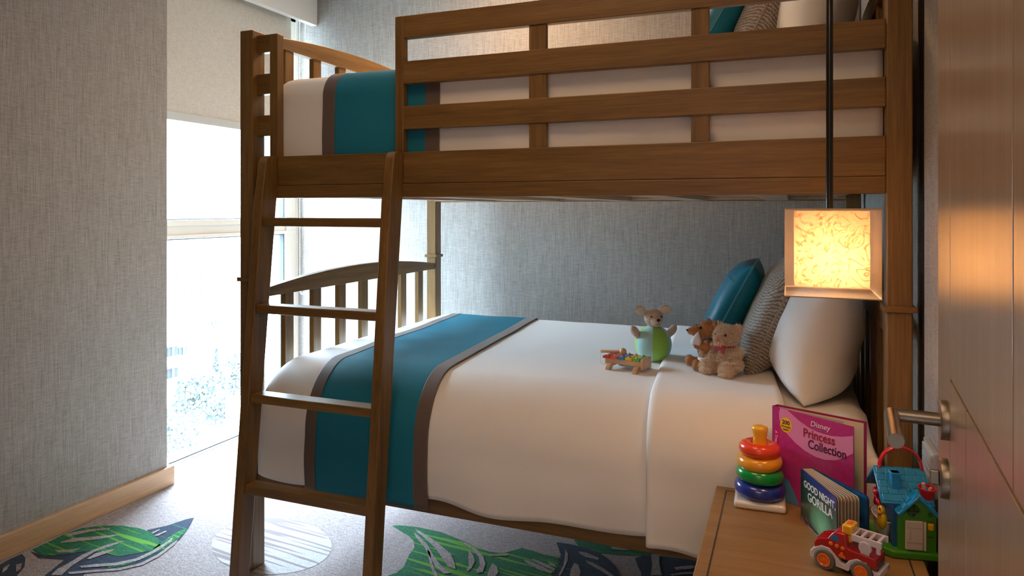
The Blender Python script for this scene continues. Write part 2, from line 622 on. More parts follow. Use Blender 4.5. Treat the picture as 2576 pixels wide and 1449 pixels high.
def shade_mat():
    m, nt, p = new_mat('shade_fabric')
    out = nt.nodes['Material Output']
    p.inputs['Base Color'].default_value = (0.62, 0.58, 0.51, 1)
    p.inputs['Roughness'].default_value = 0.9
    g = nt.nodes.new('ShaderNodeNewGeometry')
    v = tex_noise(nt, g.outputs['Position'], (1, 500, 30), 1, 2)
    h = tex_noise(nt, g.outputs['Position'], (1, 30, 500), 1, 2)
    f = mathn(nt, 'ADD', mathn(nt, 'MULTIPLY', v, 0.5), mathn(nt, 'MULTIPLY', h, 0.5))
    c = ramp(nt, f, [(0.35, (0.50, 0.46, 0.40)), (0.65, (0.70, 0.66, 0.59))])
    nt.links.new(c, p.inputs['Base Color'])
    t = nt.nodes.new('ShaderNodeBsdfTranslucent')
    t.inputs['Color'].default_value = (0.60, 0.55, 0.47, 1)
    mx = nt.nodes.new('ShaderNodeMixShader')
    mx.inputs[0].default_value = SHADE_T
    nt.links.new(p.outputs[0], mx.inputs[1])
    nt.links.new(t.outputs[0], mx.inputs[2])
    nt.links.new(mx.outputs[0], out.inputs['Surface'])
    return m


SHADE_T = 0.05
MB().box(-2.8008, -2.80, 2.44, 3.455, 1.757, 2.46).build('shade_cloth', shade_mat(), sh)
bx('hem_bar', mat('hem_bar_grey', (0.55, 0.56, 0.53), 0.5), sh, -2.806, -2.793, 2.44, 3.455, 1.714, 1.757, 0.003)
MB().lathe([(0.025, 0), (0.025, 1.0)], 20, Matrix.Translation((-2.815, 2.46, 2.48)) @ Matrix.Rotation(-PI / 2, 4, 'X')).build('roller_tube', mat('roller_grey', (0.7, 0.7, 0.68), 0.4), sh, smooth=True)
ch = MB()
zs = [1.20 + 0.012 * i for i in range(0)]
path = []
y0c, y1c, zt, zb_ = 3.512, 3.563, 2.44, 0.79
z = zt
while z > zb_:
    path.append((y1c, z)); z -= 0.012
for i in range(1, 8):
    a = PI * i / 8
    path.append(((y0c + y1c) / 2 + (y1c - y0c) / 2 * math.cos(a), zb_ - 0.03 * math.sin(a)))
while z < zt:
    path.append((y0c, z)); z += 0.012
for yy, zz in path:
    ch.ball((-2.78, yy, zz), 0.0036, u=8, v=5)
ch.tube([(-2.78, yy, zz) for yy, zz in path], 0.0012, 5)
ch.build('bead_chain', mat('chain_white', (0.80, 0.80, 0.76), 0.4), sh, smooth=True)
localise(sh)

# ------------------------------------------------------------------ bunk bed
bed = thing('bunk_bed', 'stained oak bunk bed with slatted ends and a plank guard rail', 'bunk bed')
XL0, XL1, XR0, XR1 = -1.8195, -1.764, 0.2246, 0.2817
YF0, YF1, YB0, YB1 = 1.970, 2.033, 3.350, 3.413
for (x0, x1) in ((XL0, XL1), (XR0, XR1)):
    for (y0, y1) in ((YF0, YF1), (YB0, YB1)):
        p = bx('post', WZ, bed, x0, x1, y0, y1, 0, 1.9125, 0.003)
        bx('post_collar', WX, p, x0 - 0.008, x1 + 0.008, y0 - 0.008, y1 + 0.008, 1.022, 1.037, 0.0015, seg=2)
# side rails
RY0, RY1 = 1.992, 2.020
for y0, y1 in ((RY0, RY1), (3.372, 3.400)):
    f = y0 < 3
    r = MB()
    r.box(XL1, XR0, y0, y1, 1.362, 1.4636)
    r.box(XL1, XR0, y0 - 0.003, y1 + 0.003, 1.317, 1.361)
    r.build('side_rail', WX, bed, bevel=0.002)
    bx('lower_side_rail', WX, bed, XL1, XR0, y0, y1, 0.305, 0.452, 0.003)
# guard rail beside the ladder opening
g_ = thing('guard_rail', None, None)
g_.parent = bed
for z0, z1 in ((1.8335, 1.906), (1.6850, 1.7585), (1.5375, 1.612)):
    bx('guard_plank', WX, g_, -1.167, XR0, RY0, RY1, z0, z1, 0.002)
bx('guard_stile', WZ, g_, -1.198, -1.167, RY0, RY1 + 0.002, 1.4636, 1.906, 0.002)
for x0, x1 in ((-0.7345, -0.6799), (-0.2553, -0.2062)):
    bx('guard_stile', WZ, g_, x0, x1, RY0 + 0.005, RY1 - 0.004, 1.4636, 1.84, 0.0015)
s_ = thing('ladder_side_guard', None, None)
s_.parent = bed
bx('guard_stile', WZ, s_, -1.707, -1.674, RY0, 2.026, 1.4636, 1.8965, 0.002)
for z0, z1 in ((1.834, 1.8965), (1.686, 1.758), (1.5375, 1.611)):
    bx('spacer_block', WX, s_, XL1, -1.707, RY0 + 0.001, RY1, z0, z1, 0.002)
# back guard of the upper bunk
for z0, z1 in ((1.58, 1.65),):
    bx('back_guard_plank', WX, bed, XL1, XR0, 3.372, 3.400, z0, z1, 0.002)
# slatted ends


def end_frame(x0, x1, zr_top, zr_bot, z_low, name):
    e = thing(name, None, None)
    e.parent = bed
    n = 28
    poly = []
    for i in range(n + 1):
        t = i / n
        y = lerp(YF1, YB0, t)
        poly.append((y, zr_top + 0.045 * (1 - (2 * t - 1) ** 2)))
    poly += [(YB0, zr_bot), (YF1, zr_bot)]
    MB().prism(poly, 0, x0, x1).build('arched_rail', WY, e, bevel=0.002)
    for k in range(7):
        ys = 2.156 + 0.1708 * k
        bx('slat', WZ, e, x0 + 0.004, x1 - 0.006, ys, ys + 0.049, z_low - 0.01, zr_bot + 0.02, 0.0015)
    bx('end_crossbar', WY, e, x0, x1, YF1, YB0, z_low - 0.10, z_low, 0.002)


end_frame(-1.800, -1.768, 0.990, 0.960, 0.42, 'footboard')
end_frame(-1.800, -1.768, 1.908, 1.880, 1.4636, 'upper_footboard')
end_frame(0.236, 0.268, 0.990, 0.945, 0.42, 'headboard')
end_frame(0.236, 0.268, 1.908, 1.880, 1.4636, 'upper_headboard')
for x in (-1.52, -1.16, -0.80, -0.45, -0.10):
    sl = bx('mattress_slat', SLW, bed, x, x + 0.095, 2.03, 3.36, 1.3185, 1.337, 0.0015)
bx('slat_ledger', SLW, bed, XL1, XR0, 3.340, 3.372, 1.322, 1.362, 0.001)
bx('slat_ledger', SLW, bed, XL1, XR0, 2.020, 2.045, 1.337, 1.362, 0.001)
MB().box(-1.76, 0.22, 2.05, 3.34, 1.338, 1.352).build('bunk_deck', SLW, bed)
MB().box(-1.76, 0.22, 2.022, 3.37, 0.34, 0.36).build('bunk_deck', SLW, bed)

# ------------------------------------------------------------------ ladder
lad = thing('bunk_ladder', 'oak ladder leaning on the front rail of the bunk bed', 'ladder')
prof = [(1.992, 1.462), (1.9915, 1.33), (1.986, 1.31), (1.846, 0.0), (1.7885, 0.0), (1.9105, 1.30), (1.9235, 1.385), (1.930, 1.425)]
for i in range(1, 9):
    a = PI - (PI / 2) * i / 8
    prof.append((1.930 + 0.034 + 0.034 * math.cos(a), 1.430 + 0.034 * math.sin(a)))
for x0, x1 in ((-1.7045, -1.670), (-1.199, -1.165)):
    MB().prism([(y - 0.0012, z) for y, z in prof], 0, x0, x1).build('ladder_stile', WZ, lad, bevel=0.003, smooth=True, angle=25)
for yf, zt in ((1.9125, 1.249), (1.882, 0.957), (1.8555, 0.6628), (1.827, 0.3697)):
    bx('rung', WX, lad, -1.6705, -1.1985, yf, yf + 0.054, zt - 0.0287, zt, 0.003)

# ------------------------------------------------------------------ bedding


def bedspread(x0, x1, yf, zt, zhem, off=0.0, ry=0.20, rz=0.20, rx=0.07, yb=3.372, skew=0.0, xedge=None, nu=60, nv=70, amp=1.0, hem_wave=None, curl=0.0, seed=0.0, back=0.10, footdrop=True):
    """cloth over the mattress: up the front, over the rounded edge, across and down the back"""
    if xedge is None:
        xedge = -1.752
    L1 = (zt - rz) - zhem
    L2 = PI / 2 * math.sqrt((ry * ry + rz * rz) / 2)
    L3 = (yb - 0.05) - (yf + ry)
    L4 = back + 0.06
    T = L1 + L2 + L3 + L4

    def f(u, v):
        x = lerp(x0, x1, u)
        s = v * T
        hem = zhem
        if hem_wave:
            hem = zhem + hem_wave(x)
        if s < L1:
            t = s / L1
            y, z = yf, lerp(hem, zt - rz, t)
            ny, nz = -1, 0
            y += (0.007 * math.sin(x * 9 + seed) + 0.004 * math.sin(x * 23 + 2 * seed)) * (1 - t) * amp
            y -= 0.005 * math.sin(PI * t) ** 2
        elif s < L1 + L2:
            a = (s - L1) / L2 * PI / 2
            y = yf + ry * (1 - math.cos(a))
            z = zt - rz * (1 - math.sin(a))
            ny, nz = -math.cos(a), math.sin(a)
        elif s < L1 + L2 + L3:
            y = yf + ry + (s - L1 - L2)
            z = zt
            ny, nz = 0, 1
        else:
            q = s - L1 - L2 - L3
            a = min(PI / 2, q / 0.08 * PI / 2)
            y = yb - 0.05 + 0.05 * math.sin(a)
            z = zt - 0.05 * (1 - math.cos(a)) - max(0, q - 0.08)
            ny, nz = math.sin(a), math.cos(a)
        tt = (y - yf) / (yb - yf)
        xx = x + skew * tt
        y += ny * off
        z += nz * off
        kz = smooth(max(0, nz))
        z += 0.0035 * amp * (noise.noise(Vector((xx * 3.1, y * 3.3, seed + 7))) + 0.4 * noise.noise(Vector((xx * 8, y * 7, seed)))) * kz
        z -= 0.010 * smooth((tt - 0.1) / 0.9) * kz
        if ny < 0:
            y += 0.004 * amp * noise.noise(Vector((xx * 4, z * 5, seed + 3))) * smooth(-ny)
        # rounded foot edge
        d = (xedge + rx) - xx
        if d > 0:
            d = min(d, rx)
            dz = rx * (1 - math.sqrt(max(0, 1 - (d / rx) ** 2)))
            if nz > 0.01 or s >= L1:
                z -= dz * max(nz, 0)
            y += dz * 0.5 * max(-ny, 0)
        return Vector((xx, y, z))
    return f


duv = thing('duvet', 'white duvet on the lower bunk with its head end folded back', 'duvet')
hw = lambda x: 0.008 * math.sin(x * 5 + 1.0) + 0.022 * smooth((x + 0.75) / 0.4) + 0.008 * math.sin(x * 17)
fd = bedspread(-1.752, -0.30, 1.958, 0.735, 0.352, hem_wave=hw, nu=90)
mb = MB()
mb.grid(fd, 100, 110)


def footend(zt, zb, x, yf, yb, ry, rz, mb, thick=0.012, rx=0.07):
    """the cloth that falls down inside the footboard"""
    def f(u, v):
        y = lerp(yf + 0.035, yb, u)
        d = y - yf
        top = zt - rx - 0.0
        if d < ry:
            top = zt - rz * (1 - math.sqrt(max(0, 1 - (1 - d / ry) ** 2))) - rx
        return Vector((x + 0.004 * noise.noise(Vector((y * 5, v * 3, 1))), y, lerp(top + 0.004, zb, v)))
    mb.grid(f, 60, 20)


footend(0.733, 0.37, -1.7515, 1.958, 3.36, 0.20, 0.20, mb)
o = mb.build('duvet_cover', SHEET, duv, smooth=True, angle=180, normals=False)
sd = o.modifiers.new('solid', 'SOLIDIFY')
sd.thickness = 0.010
sd.offset = -1
# folded band
hw2 = lambda x: 0.012 * math.sin((x + 0.375) * 19 + 0.8) + 0.09 * smooth((x - 0.0) / 0.1)
fb_ = bedspread(-0.372, 0.0, 1.955, 0.735, 0.335, off=0.014, skew=-0.13, hem_wave=hw2, ry=0.17, rz=0.17, amp=1.6, seed=3.3, yb=3.36)


def fold_f(u, v):
    p = fb_(u, v)
    # rolled leading and trailing edges
    e = min(u, 1 - u) * 0.37
    k = math.sqrt(max(0, 1 - max(0, 1 - e / 0.022) ** 2))
    q = bedspread_base(u, v)
    w = q.lerp(p, k)
    return w


bb_ = bedspread(-0.372, 0.0, 1.955, 0.735, 0.335, off=0.001, skew=-0.13, hem_wave=hw2, ry=0.17, rz=0.17, amp=1.6, seed=3.3, yb=3.36)
bedspread_base = bb_
mb = MB()
mb.grid(fold_f, 90, 120)
o = mb.build('folded_band', SHEET, duv, smooth=True, angle=180, normals=False)
sd = o.modifiers.new('solid', 'SOLIDIFY')
sd.thickness = 0.008
sd.offset = -1

# mattresses with fitted sheets


def mattress(name, label, x0, x1, y0, y1, z0, z1, r, wr, r2):
    """box with generously rounded top edges and a wrinkled sheet"""
    mb = MB()
    n = 90
    m_ = 60

    def side(t, L, r):
        # maps 0..1 to (inset coordinate along, drop) for one axis
        return t
    # top sheet as draped grid with four falling sides
    H = z1 - z0

    def f(u, v):
        def ax(t, a, b, r=r):
            L = b - a
            tot = L + 2 * H
            s = t * tot - H
            if s < 0:
                d, p = -s, a
            elif s > L:
                d, p = s - L, b
            else:
                d, p = 0, a + s
            e = min(s, L - s)
            rr = 0
            if 0 <= e < r:
                rr = r - math.sqrt(max(0, r * r - (r - e) ** 2))
            return p, d, rr
        x, dx, rx_ = ax(u, x0, x1)
        y, dy, ry_ = ax(v, y0, y1, r2)
        z = z1 - max(dx, dy) - (rx_ + ry_ if max(dx, dy) == 0 else r * (1 - max(dx, dy) / H))
        z = max(z, z0)
        q = Vector((x, y, z))
        nx = noise.noise(Vector((x * 7, y * 7, z * 9)))
        n2 = noise.noise(Vector((x * 19 + 3, y * 15, z * 12)))
        k = wr * smooth((x + 0.25) / 0.2) if wr > 0.004 else wr
        q += Vector((0.3 * k * nx, k * (nx * 0.5), k * (nx + 0.5 * n2)))
        return q
    mb.grid(f, n, m_)
    o = mb.build(name, SHEET, None, smooth=True, angle=180)
    return tag(o, label, 'mattress')


mattress('lower_mattress', 'thick mattress in a creased white sheet on the lower bunk', -1.730, 0.212, 2.008, 3.345, 0.361, 0.702, 0.06, 0.010, 0.19)
mattress('upper_mattress', 'thick white mattress behind the guard rail of the upper bunk', -1.730, 0.212, 2.052, 3.362, 1.353, 1.735, 0.05, 0.001, 0.09)
ud = bedspread(-1.745, 0.2225, 2.032, 1.757, 1.375, ry=0.10, rz=0.09, nu=60, seed=5, amp=0.6)
mb = MB()
mb.grid(ud, 90, 100)
footend(1.755, 1.40, -1.7445, 2.032, 3.36, 0.10, 0.09, mb)
o = mb.build('upper_duvet', SHEET, None, smooth=True, angle=180, normals=False)
tag(o, 'smooth white duvet tucked in on the upper bunk', 'duvet')
sd = o.modifiers.new('solid', 'SOLIDIFY')
sd.thickness = 0.008
sd.offset = -1


def runner(name, label, xs, yf, zt, zhem, skew, kw):
    t = thing(name, label, 'bed runner')
    a, b, c, d = xs
    for nm, m_, x0, x1, of, zh in (('center_panel', TEAL, b - 0.003, c + 0.003, 0.0065, zhem), ('border', BROWN, a, b, 0.008, zhem - 0.003), ('border', BROWN, c, d, 0.008, zhem - 0.003)):
        mb = MB()
        f = bedspread(x0, x1, yf, zt, zh, off=of, skew=skew, **kw)
        mb.grid(f, 24 if nm == 'border' else 50, 110)
        o = mb.build(nm, m_, t, smooth=True, angle=180, normals=False)
        sd = o.modifiers.new('solid', 'SOLIDIFY')
        sd.thickness = 0.003
        sd.offset = -1
    return t


runner('bed_runner', 'teal runner with brown borders across the lower bunk, hanging down its side', (-1.522, -1.478, -1.106, -1.056), 1.958, 0.735, 0.333, -0.13, dict())
runner('bed_runner', 'teal runner with brown borders across the upper bunk', (-1.505, -1.455, -1.104, -1.052), 2.032, 1.757, 1.376, -0.10, dict(ry=0.10, rz=0.09, seed=5, amp=0.6))


# ------------------------------------------------------------------ pillows
def pillow_mesh(w, h, t, pinch=0.10, n=28, p=2.2, wr=0.004, seed=0.0, sag=0.0):
    """local x = thickness, y = width, z = height; centre at the origin"""
    mb = MB()
    rim = []
    for sgn in (1, -1):
        def f(a, b):
            u, v = a * 2 - 1, b * 2 - 1
            # ease so that verts gather at the rim
            u = math.sin(u * PI / 2)
            v = math.sin(v * PI / 2)
            k = (max(0, 1 - abs(u) ** p) * max(0, 1 - abs(v) ** p)) ** 0.5
            y = u * w / 2 * (1 - pinch * (1 - abs(v) ** 2) * abs(u) ** 2) 
            z = v * h / 2 * (1 - pinch * (1 - abs(u) ** 2) * abs(v) ** 2)
            k *= 1 - sag * v
            x = sgn * t / 2 * k
            x += sgn * wr * k * noise.noise(Vector((u * 2.4 + seed, v * 2.4, sgn + seed)))
            return Vector((x, y, z))
        mb.grid(f, n, n)
    bmesh.ops.remove_doubles(mb.bm, verts=mb.bm.verts[:], dist=1e-5)
    return mb


def rim_path(w, h, pinch, n=18, off=0.0):
    pts = []
    def P(u, v):
        return Vector((0, u * w / 2 * (1 - pinch * (1 - abs(v) ** 2) * abs(u) ** 2), v * h / 2 * (1 - pinch * (1 - abs(u) ** 2) * abs(v) ** 2)))
    for (a, b) in (((-1, -1), (1, -1)), ((1, -1), (1, 1)), ((1, 1), (-1, 1)), ((-1, 1), (-1, -1))):
        for i in range(n):
            t = i / n
            pts.append(P(lerp(a[0], b[0], t), lerp(a[1], b[1], t)))
    return pts


def ikat():
    m, nt, p = new_mat('grey_patterned_cloth')
    tc = nt.nodes.new('ShaderNodeTexCoord')
    w = nt.nodes.new('ShaderNodeTexWave')
    w.wave_type = 'RINGS'
    w.inputs['Scale'].default_value = 30
    w.inputs['Distortion'].default_value = 4.0
    w.inputs['Detail'].default_value = 2
    w.inputs['Detail Scale'].default_value = 3.0
    mp = nt.nodes.new('ShaderNodeMapping')
    mp.inputs['Location'].default_value = (0.1, 0.3, -0.15)
    mp.inputs['Scale'].default_value = (1, 1.8, 1)
    nt.links.new(tc.outputs['Object'], mp.inputs['Vector'])
    nt.links.new(mp.outputs['Vector'], w.inputs['Vector'])
    nt.links.new(ramp(nt, w.outputs['Fac'], [(0.3, (0.17, 0.135, 0.10)), (0.7, (0.42, 0.37, 0.31))]), p.inputs['Base Color'])
    p.inputs['Roughness'].default_value = 0.55
    p.inputs['Sheen Weight'].default_value = 0.3
    return m


IKAT = ikat()


def cushion(name, label, cat, w, h, t, m_, loc, tilt, pinch=0.10, piping=None, seams=False, p=2.2, seed=0.0, sag=0.0, yaw=0.0, group=None, wr=0.006, roll=0.0):
    th = thing(name, label, cat, loc, rot=(roll, tilt, yaw), group=group)
    pillow_mesh(w, h, t, pinch, p=p, seed=seed, sag=sag, wr=wr).build('cushion_body' if cat == 'cushion' else 'pillow_body', m_, th, smooth=True, angle=60)
    if piping:
        MB().tube(rim_path(w, h, pinch), 0.0035, 8, closed=True).build('piping', piping, th, smooth=True)
    if seams:
        mb = MB()
        for zz in (0.10,):
            pts = []
            v = zz / (h / 2)
            for sgn in (1, -1):
                for i in range(25):
                    u = sgn * (-1 + 2 * i / 24)
                    k = (max(0, 1 - abs(u) ** p) * max(0, 1 - abs(v) ** p)) ** 0.5
                    k *= 1 - sag * v
                    pts.append((sgn * t / 2 * k * 1.0 + sgn * 0.0005, u * w / 2 * (1 - pinch * (1 - v * v) * u * u), v * h / 2 * (1 - pinch * (1 - u * u) * v * v)))
            mb.tube(pts, 0.0022, 6, closed=True)
        mb.build('seam', piping, th, smooth=True)
    return th


PIP = mat('teal_piping', (0.02, 0.24, 0.34), 0.35)
GPIP = mat('grey_cushion_piping', (0.30, 0.25, 0.19), 0.5)
cushion('throw_cushion', 'teal satin cushion with piped edge leaning on the lower bunk', 'cushion', 0.40, 0.36, 0.135, TEAL2, (-0.195, 2.70, 0.927), R(27), 0.05, PIP, True, p=4, seed=1)
cushion('throw_cushion', 'grey-brown rippled pattern cushion behind the teddy bears on the lower bunk', 'cushion', 0.46, 0.42, 0.17, IKAT, (-0.045, 2.62, 0.925), R(24), 0.06, GPIP, False, p=3.2, seed=2)
cushion('bed_pillow', 'plump white pillow against the headboard of the lower bunk', 'pillow', 0.66, 0.37, 0.25, SHEET, (0.085, 2.53, 0.887), R(15), 0.05, None, False, p=3.4, seed=4, sag=0.12, wr=0.012)
cushion('throw_cushion', 'dark teal cushion high up on the upper bunk', 'cushion', 0.40, 0.36, 0.135, TEAL2, (-0.21, 2.62, 1.935), R(30), 0.05, PIP, True, p=4, seed=5)
cushion('throw_cushion', 'grey-brown rippled cushion seen over the top guard planks', 'cushion', 0.46, 0.42, 0.17, IKAT, (-0.055, 2.60, 1.955), R(27), 0.06, GPIP, False, p=3.2, seed=6)
cushion('bed_pillow', 'white pillow against the headboard of the upper bunk', 'pillow', 0.66, 0.38, 0.23, SHEET, (0.085, 2.55, 1.935), R(14), 0.05, None, False, p=2.6, seed=8, sag=0.1, wr=0.010)


# ------------------------------------------------------------------ nightstand
ZT = 0.542
ns = thing('nightstand', 'light oak nightstand at the right, covered with toys and books', 'nightstand', (0.04, 1.68, 0))
LX0, LX1, LY0, LY1 = -0.222, 0.221, -0.315, 0.262
bx('table_top', NSW, ns, LX0, LX1, LY0, LY1, ZT - 0.022, ZT, 0.003)
mb = MB()
for x0 in (LX0 + 0.026, LX1 - 0.030):
    mb.box(x0, x0 + 0.0035, LY0 + 0.001, LY1 - 0.026, ZT - 0.001, ZT + 0.0006)
mb.box(LX0 + 0.026, LX1 - 0.0265, LY1 - 0.0295, LY1 - 0.026, ZT - 0.001, ZT + 0.0006)
mb.build('inlay_strip', mat('dark_inlay', (0.045, 0.04, 0.038), 0.3, 0.3), ns)
NSZ = wood('nightstand_wood_up', 2, (0.20, 0.105, 0.034), (0.29, 0.155, 0.054), (0.36, 0.205, 0.08), rough=0.45)
mb = MB()
mb.box(LX0 + 0.006, LX0 + 0.024, LY0 + 0.01, LY1 - 0.004, 0.09, ZT - 0.022)
mb.box(LX1 - 0.024, LX1 - 0.006, LY0 + 0.01, LY1 - 0.004, 0.09, ZT - 0.022)
mb.box(LX0 + 0.024, LX1 - 0.024, LY1 - 0.02, LY1 - 0.004, 0.09, ZT - 0.022)
mb.box(LX0 + 0.024, LX1 - 0.024, LY0 + 0.01, LY1 - 0.02, 0.09, 0.108)
mb.box(LX0 + 0.024, LX1 - 0.024, LY0 + 0.01, LY1 - 0.02, 0.30, 0.316)
mb.build('carcass', NSZ, ns, bevel=0.0015)
for z0, z1 in ((0.115, 0.300), (0.322, ZT - 0.026)):
    dr = bx('drawer', NSW, ns, LX0 + 0.026, LX1 - 0.026, LY0 - 0.004, LY0 + 0.014, z0, z1, 0.002)
    MB().lathe([(0.004, 0), (0.004, 0.012), (0.011, 0.016), (0.011, 0.022), (0.0, 0.024)], 16, Matrix.Translation((0, LY0 - 0.004, (z0 + z1) / 2)) @ Matrix.Rotation(PI / 2, 4, 'X')).build('knob', mat('knob_steel', (0.5, 0.48, 0.44), 0.3, 1), dr, smooth=True)
for x in (LX0 + 0.008, LX1 - 0.043):
    for y in (LY0 + 0.012, LY1 - 0.045):
        bx('leg', NSZ, ns, x, x + 0.035, y, y + 0.035, 0, 0.09, 0.002)


# ------------------------------------------------------------------ lettering
def text(body, size, M, m_, parent, name='lettering', extrude=0.0003, shear=0.0, align='LEFT', sx=1.0, offset=0.0, space=1.0):
    c = bpy.data.curves.new(name, 'FONT')
    c.body = body
    c.size = size
    c.extrude = extrude
    c.shear = shear
    c.align_x = align
    c.offset = offset
    c.space_character = space
    c.resolution_u = 4
    tmp = bpy.data.objects.new(name, c)
    COL.objects.link(tmp)
    dg = bpy.context.evaluated_depsgraph_get()
    me = bpy.data.meshes.new_from_object(tmp.evaluated_get(dg))
    COL.objects.unlink(tmp)
    bpy.data.objects.remove(tmp)
    me.transform(M @ Matrix.Diagonal((sx, 1, 1, 1)))
    me.materials.clear()
    me.materials.append(m_)
    o = bpy.data.objects.new(name, me)
    COL.objects.link(o)
    o.parent = parent
    return o


def face_M(x, y, z, ang=0.0):
    """text plane on a cover that faces local -y: text x -> local x, text y -> local z"""
    return Matrix.Translation((x, y, z)) @ Matrix.Rotation(ang, 4, 'Y') @ Matrix.Rotation(PI / 2, 4, 'X')


def pmat(name, col, rough=0.22, coat=0.5):
    return mat(name, col, rough, coat=coat)


# ------------------------------------------------------------------ stacking rings
st = thing('ring_stacker', 'stacking toy of four coloured rings around a yellow post', 'stacking toy', (-0.070, 1.866, ZT + 0.0002), R(2))
mb = MB()
mb.box(-0.060, 0.060, -0.055, 0.055, 0.0, 0.019)
mb.build('base', pmat('toy_white', (0.80, 0.76, 0.70)), st, bevel=0.007, seg=4, smooth=True)
mb = MB()
mb.lathe([(0.030, 0.019), (0.029, 0.05), (0.024, 0.10), (0.0195, 0.135), (0.0170, 0.15), (0.0165, 0.165), (0.0185, 0.178), (0.0195, 0.186), (0.018, 0.191), (0.012, 0.1935), (0, 0.194)], 32)
mb.build('post', pmat('toy_yellow', (0.86, 0.42, 0.01)), st, smooth=True, angle=80)
for z, Ro, r, c, nm, tl in ((0.040, 0.0615, 0.0195, (0.012, 0.035, 0.30), 'toy_blue', (2, 3)), (0.0735, 0.0575, 0.0185, (0.0, 0.30, 0.04), 'toy_green', (-3, 2)), (0.106, 0.0540, 0.0175, (0.88, 0.34, 0.01), 'toy_amber', (2, -3)), (0.137, 0.0505, 0.0170, (0.85, 0.055, 0.01), 'toy_orange_red', (-2, 1))):
    MB().torus(Ro - r, r, 56, 20, Matrix.Translation((0, 0, z)) @ Matrix.Rotation(R(tl[0]), 4, 'X') @ Matrix.Rotation(R(tl[1]), 4, 'Y'), sz=1.0).build('ring', pmat(nm, c), st, smooth=True, angle=180)

# ------------------------------------------------------------------ pink hardcover standing half open
MAG = mat('cover_magenta', (0.50, 0.035, 0.22), 0.3, coat=0.4, var=0.10, bump=0, bscale=90)
PINK = mat('cover_light_pink', (0.76, 0.26, 0.50), 0.3, coat=0.4)
PURP = mat('cover_purple', (0.20, 0.04, 0.24), 0.3, coat=0.4)
DKRED = mat('ink_dark_red', (0.33, 0.01, 0.03), 0.4)
DKPUR = mat('ink_dark_purple', (0.07, 0.01, 0.06), 0.4)
INKW = mat('ink_white', (0.85, 0.80, 0.84), 0.4)
PAPER = mat('paper_cream', (0.66, 0.57, 0.44), 0.8)
PAPERG = mat('paper_grey', (0.40, 0.38, 0.36), 0.8)
YEL = mat('sticker_yellow', (0.86, 0.56, 0.02), 0.35)
BH, BW = 0.233, 0.213
pb = thing('storybook', 'tall pink hardcover storybook standing half open against the bed', 'book', (-0.040, 1.917, ZT + 0.0003), R(-34))
fc = bx('front_cover', MAG, pb, 0, BW, 0, 0.0025, 0, BH, 0.0006)


def plate(name, pts, y, m_, parent, th=0.0002):
    """flat printed patch on a cover, in local x,z"""
    mb = MB()
    mb.prism(pts, 1, y - th, y)
    bmesh.ops.triangulate(mb.bm, faces=[f for f in mb.bm.faces if len(f.verts) > 4], ngon_method='EAR_CLIP')
    return mb.build(name, m_, parent)


sw = [(f_ * BW, BH * (1 - d_)) for f_, d_ in ((0.10, 0.004), (0.19, 0.004), (0.25, 0.035), (0.32, 0.075), (0.40, 0.110), (0.47, 0.130), (0.55, 0.147), (0.65, 0.155), (0.75, 0.152), (0.87, 0.130), (0.995, 0.092), (0.995, 0.264), (0.90, 0.33), (0.80, 0.385), (0.67, 0.416), (0.55, 0.415), (0.42, 0.385), (0.30, 0.335), (0.19, 0.262), (0.13, 0.20), (0.087, 0.13), (0.083, 0.06))]
plate('printed_band', sw, -0.0002, PINK, fc)
plate('printed_spine_strip', [(0.003, 0.001), (0.016, 0.001), (0.016, BH - 0.045), (0.003, BH - 0.045)], -0.0002, mat('cover_deep_pink', (0.58, 0.01, 0.20), 0.3, coat=0.4), fc)
plate('printed_foot', [(0.020, 0.001), (0.075, 0.001), (0.062, 0.030), (0.045, 0.055), (0.028, 0.062), (0.020, 0.055)], -0.0002, mat('cover_sky_blue', (0.10, 0.30, 0.48), 0.3, coat=0.4), fc)
disc = [(0.0375 + 0.0165 * math.cos(t * PI / 16), BH - 0.040 + 0.019 * math.sin(t * PI / 16)) for t in range(32)]
stk = plate('round_sticker', disc, -0.0005, YEL, fc)
text('200', 0.0145, face_M(0.0375, -0.00075, BH - 0.0385), DKPUR, fc, align='CENTER', offset=0.0003)
text('STICKERS', 0.0062, face_M(0.0375, -0.00075, BH - 0.0465), DKPUR, fc, align='CENTER', offset=0.0001)
text('Inside!', 0.0062, face_M(0.0375, -0.00075, BH - 0.0535), DKPUR, fc, align='CENTER', offset=0.0001)
text('Disney', 0.0185, face_M(0.104, -0.0005, BH - 0.0250), INKW, fc, shear=0.15)
text('PRINCESS', 0.0045, face_M(0.112, -0.0005, BH - 0.0315), mat('ink_mauve', (0.55, 0.2, 0.42), 0.4), fc, space=1.3)
text('Princess', 0.0300, face_M(0.085, -0.0007, BH - 0.0555), DKRED, fc, sx=0.84, offset=0.0004)
text('Collection', 0.0300, face_M(0.098, -0.0007, BH - 0.0800), DKPUR, fc, sx=0.78, offset=0.0004)
text('A Treasury of Tales', 0.0105, Matrix.Translation((0.0065, -0.0005, BH - 0.060)) @ Matrix.Rotation(PI / 2, 4, 'Y') @ Matrix.Rotation(PI / 2, 4, 'X'), INKW, fc, shear=0.2)
bx('spine', PURP, pb, -0.0025, 0.0, 0.0, 0.022, 0, BH, 0.0006)
mb = MB()
for i in range(5):
    y0 = 0.0027 + i * 0.0021
    mb.box(0.001, BW - 0.006 + 0.0012 * math.sin(i * 2.1), y0, y0 + 0.0017, 0.003, BH - 0.006 - 0.0006 * i)
mb.build('page_block', mat('page_edges_pale_blue', (0.46, 0.52, 0.52), 0.7), pb)
Mb = Matrix.Translation((0, 0.0215, 0)) @ Matrix.Rotation(R(12), 4, 'Z')
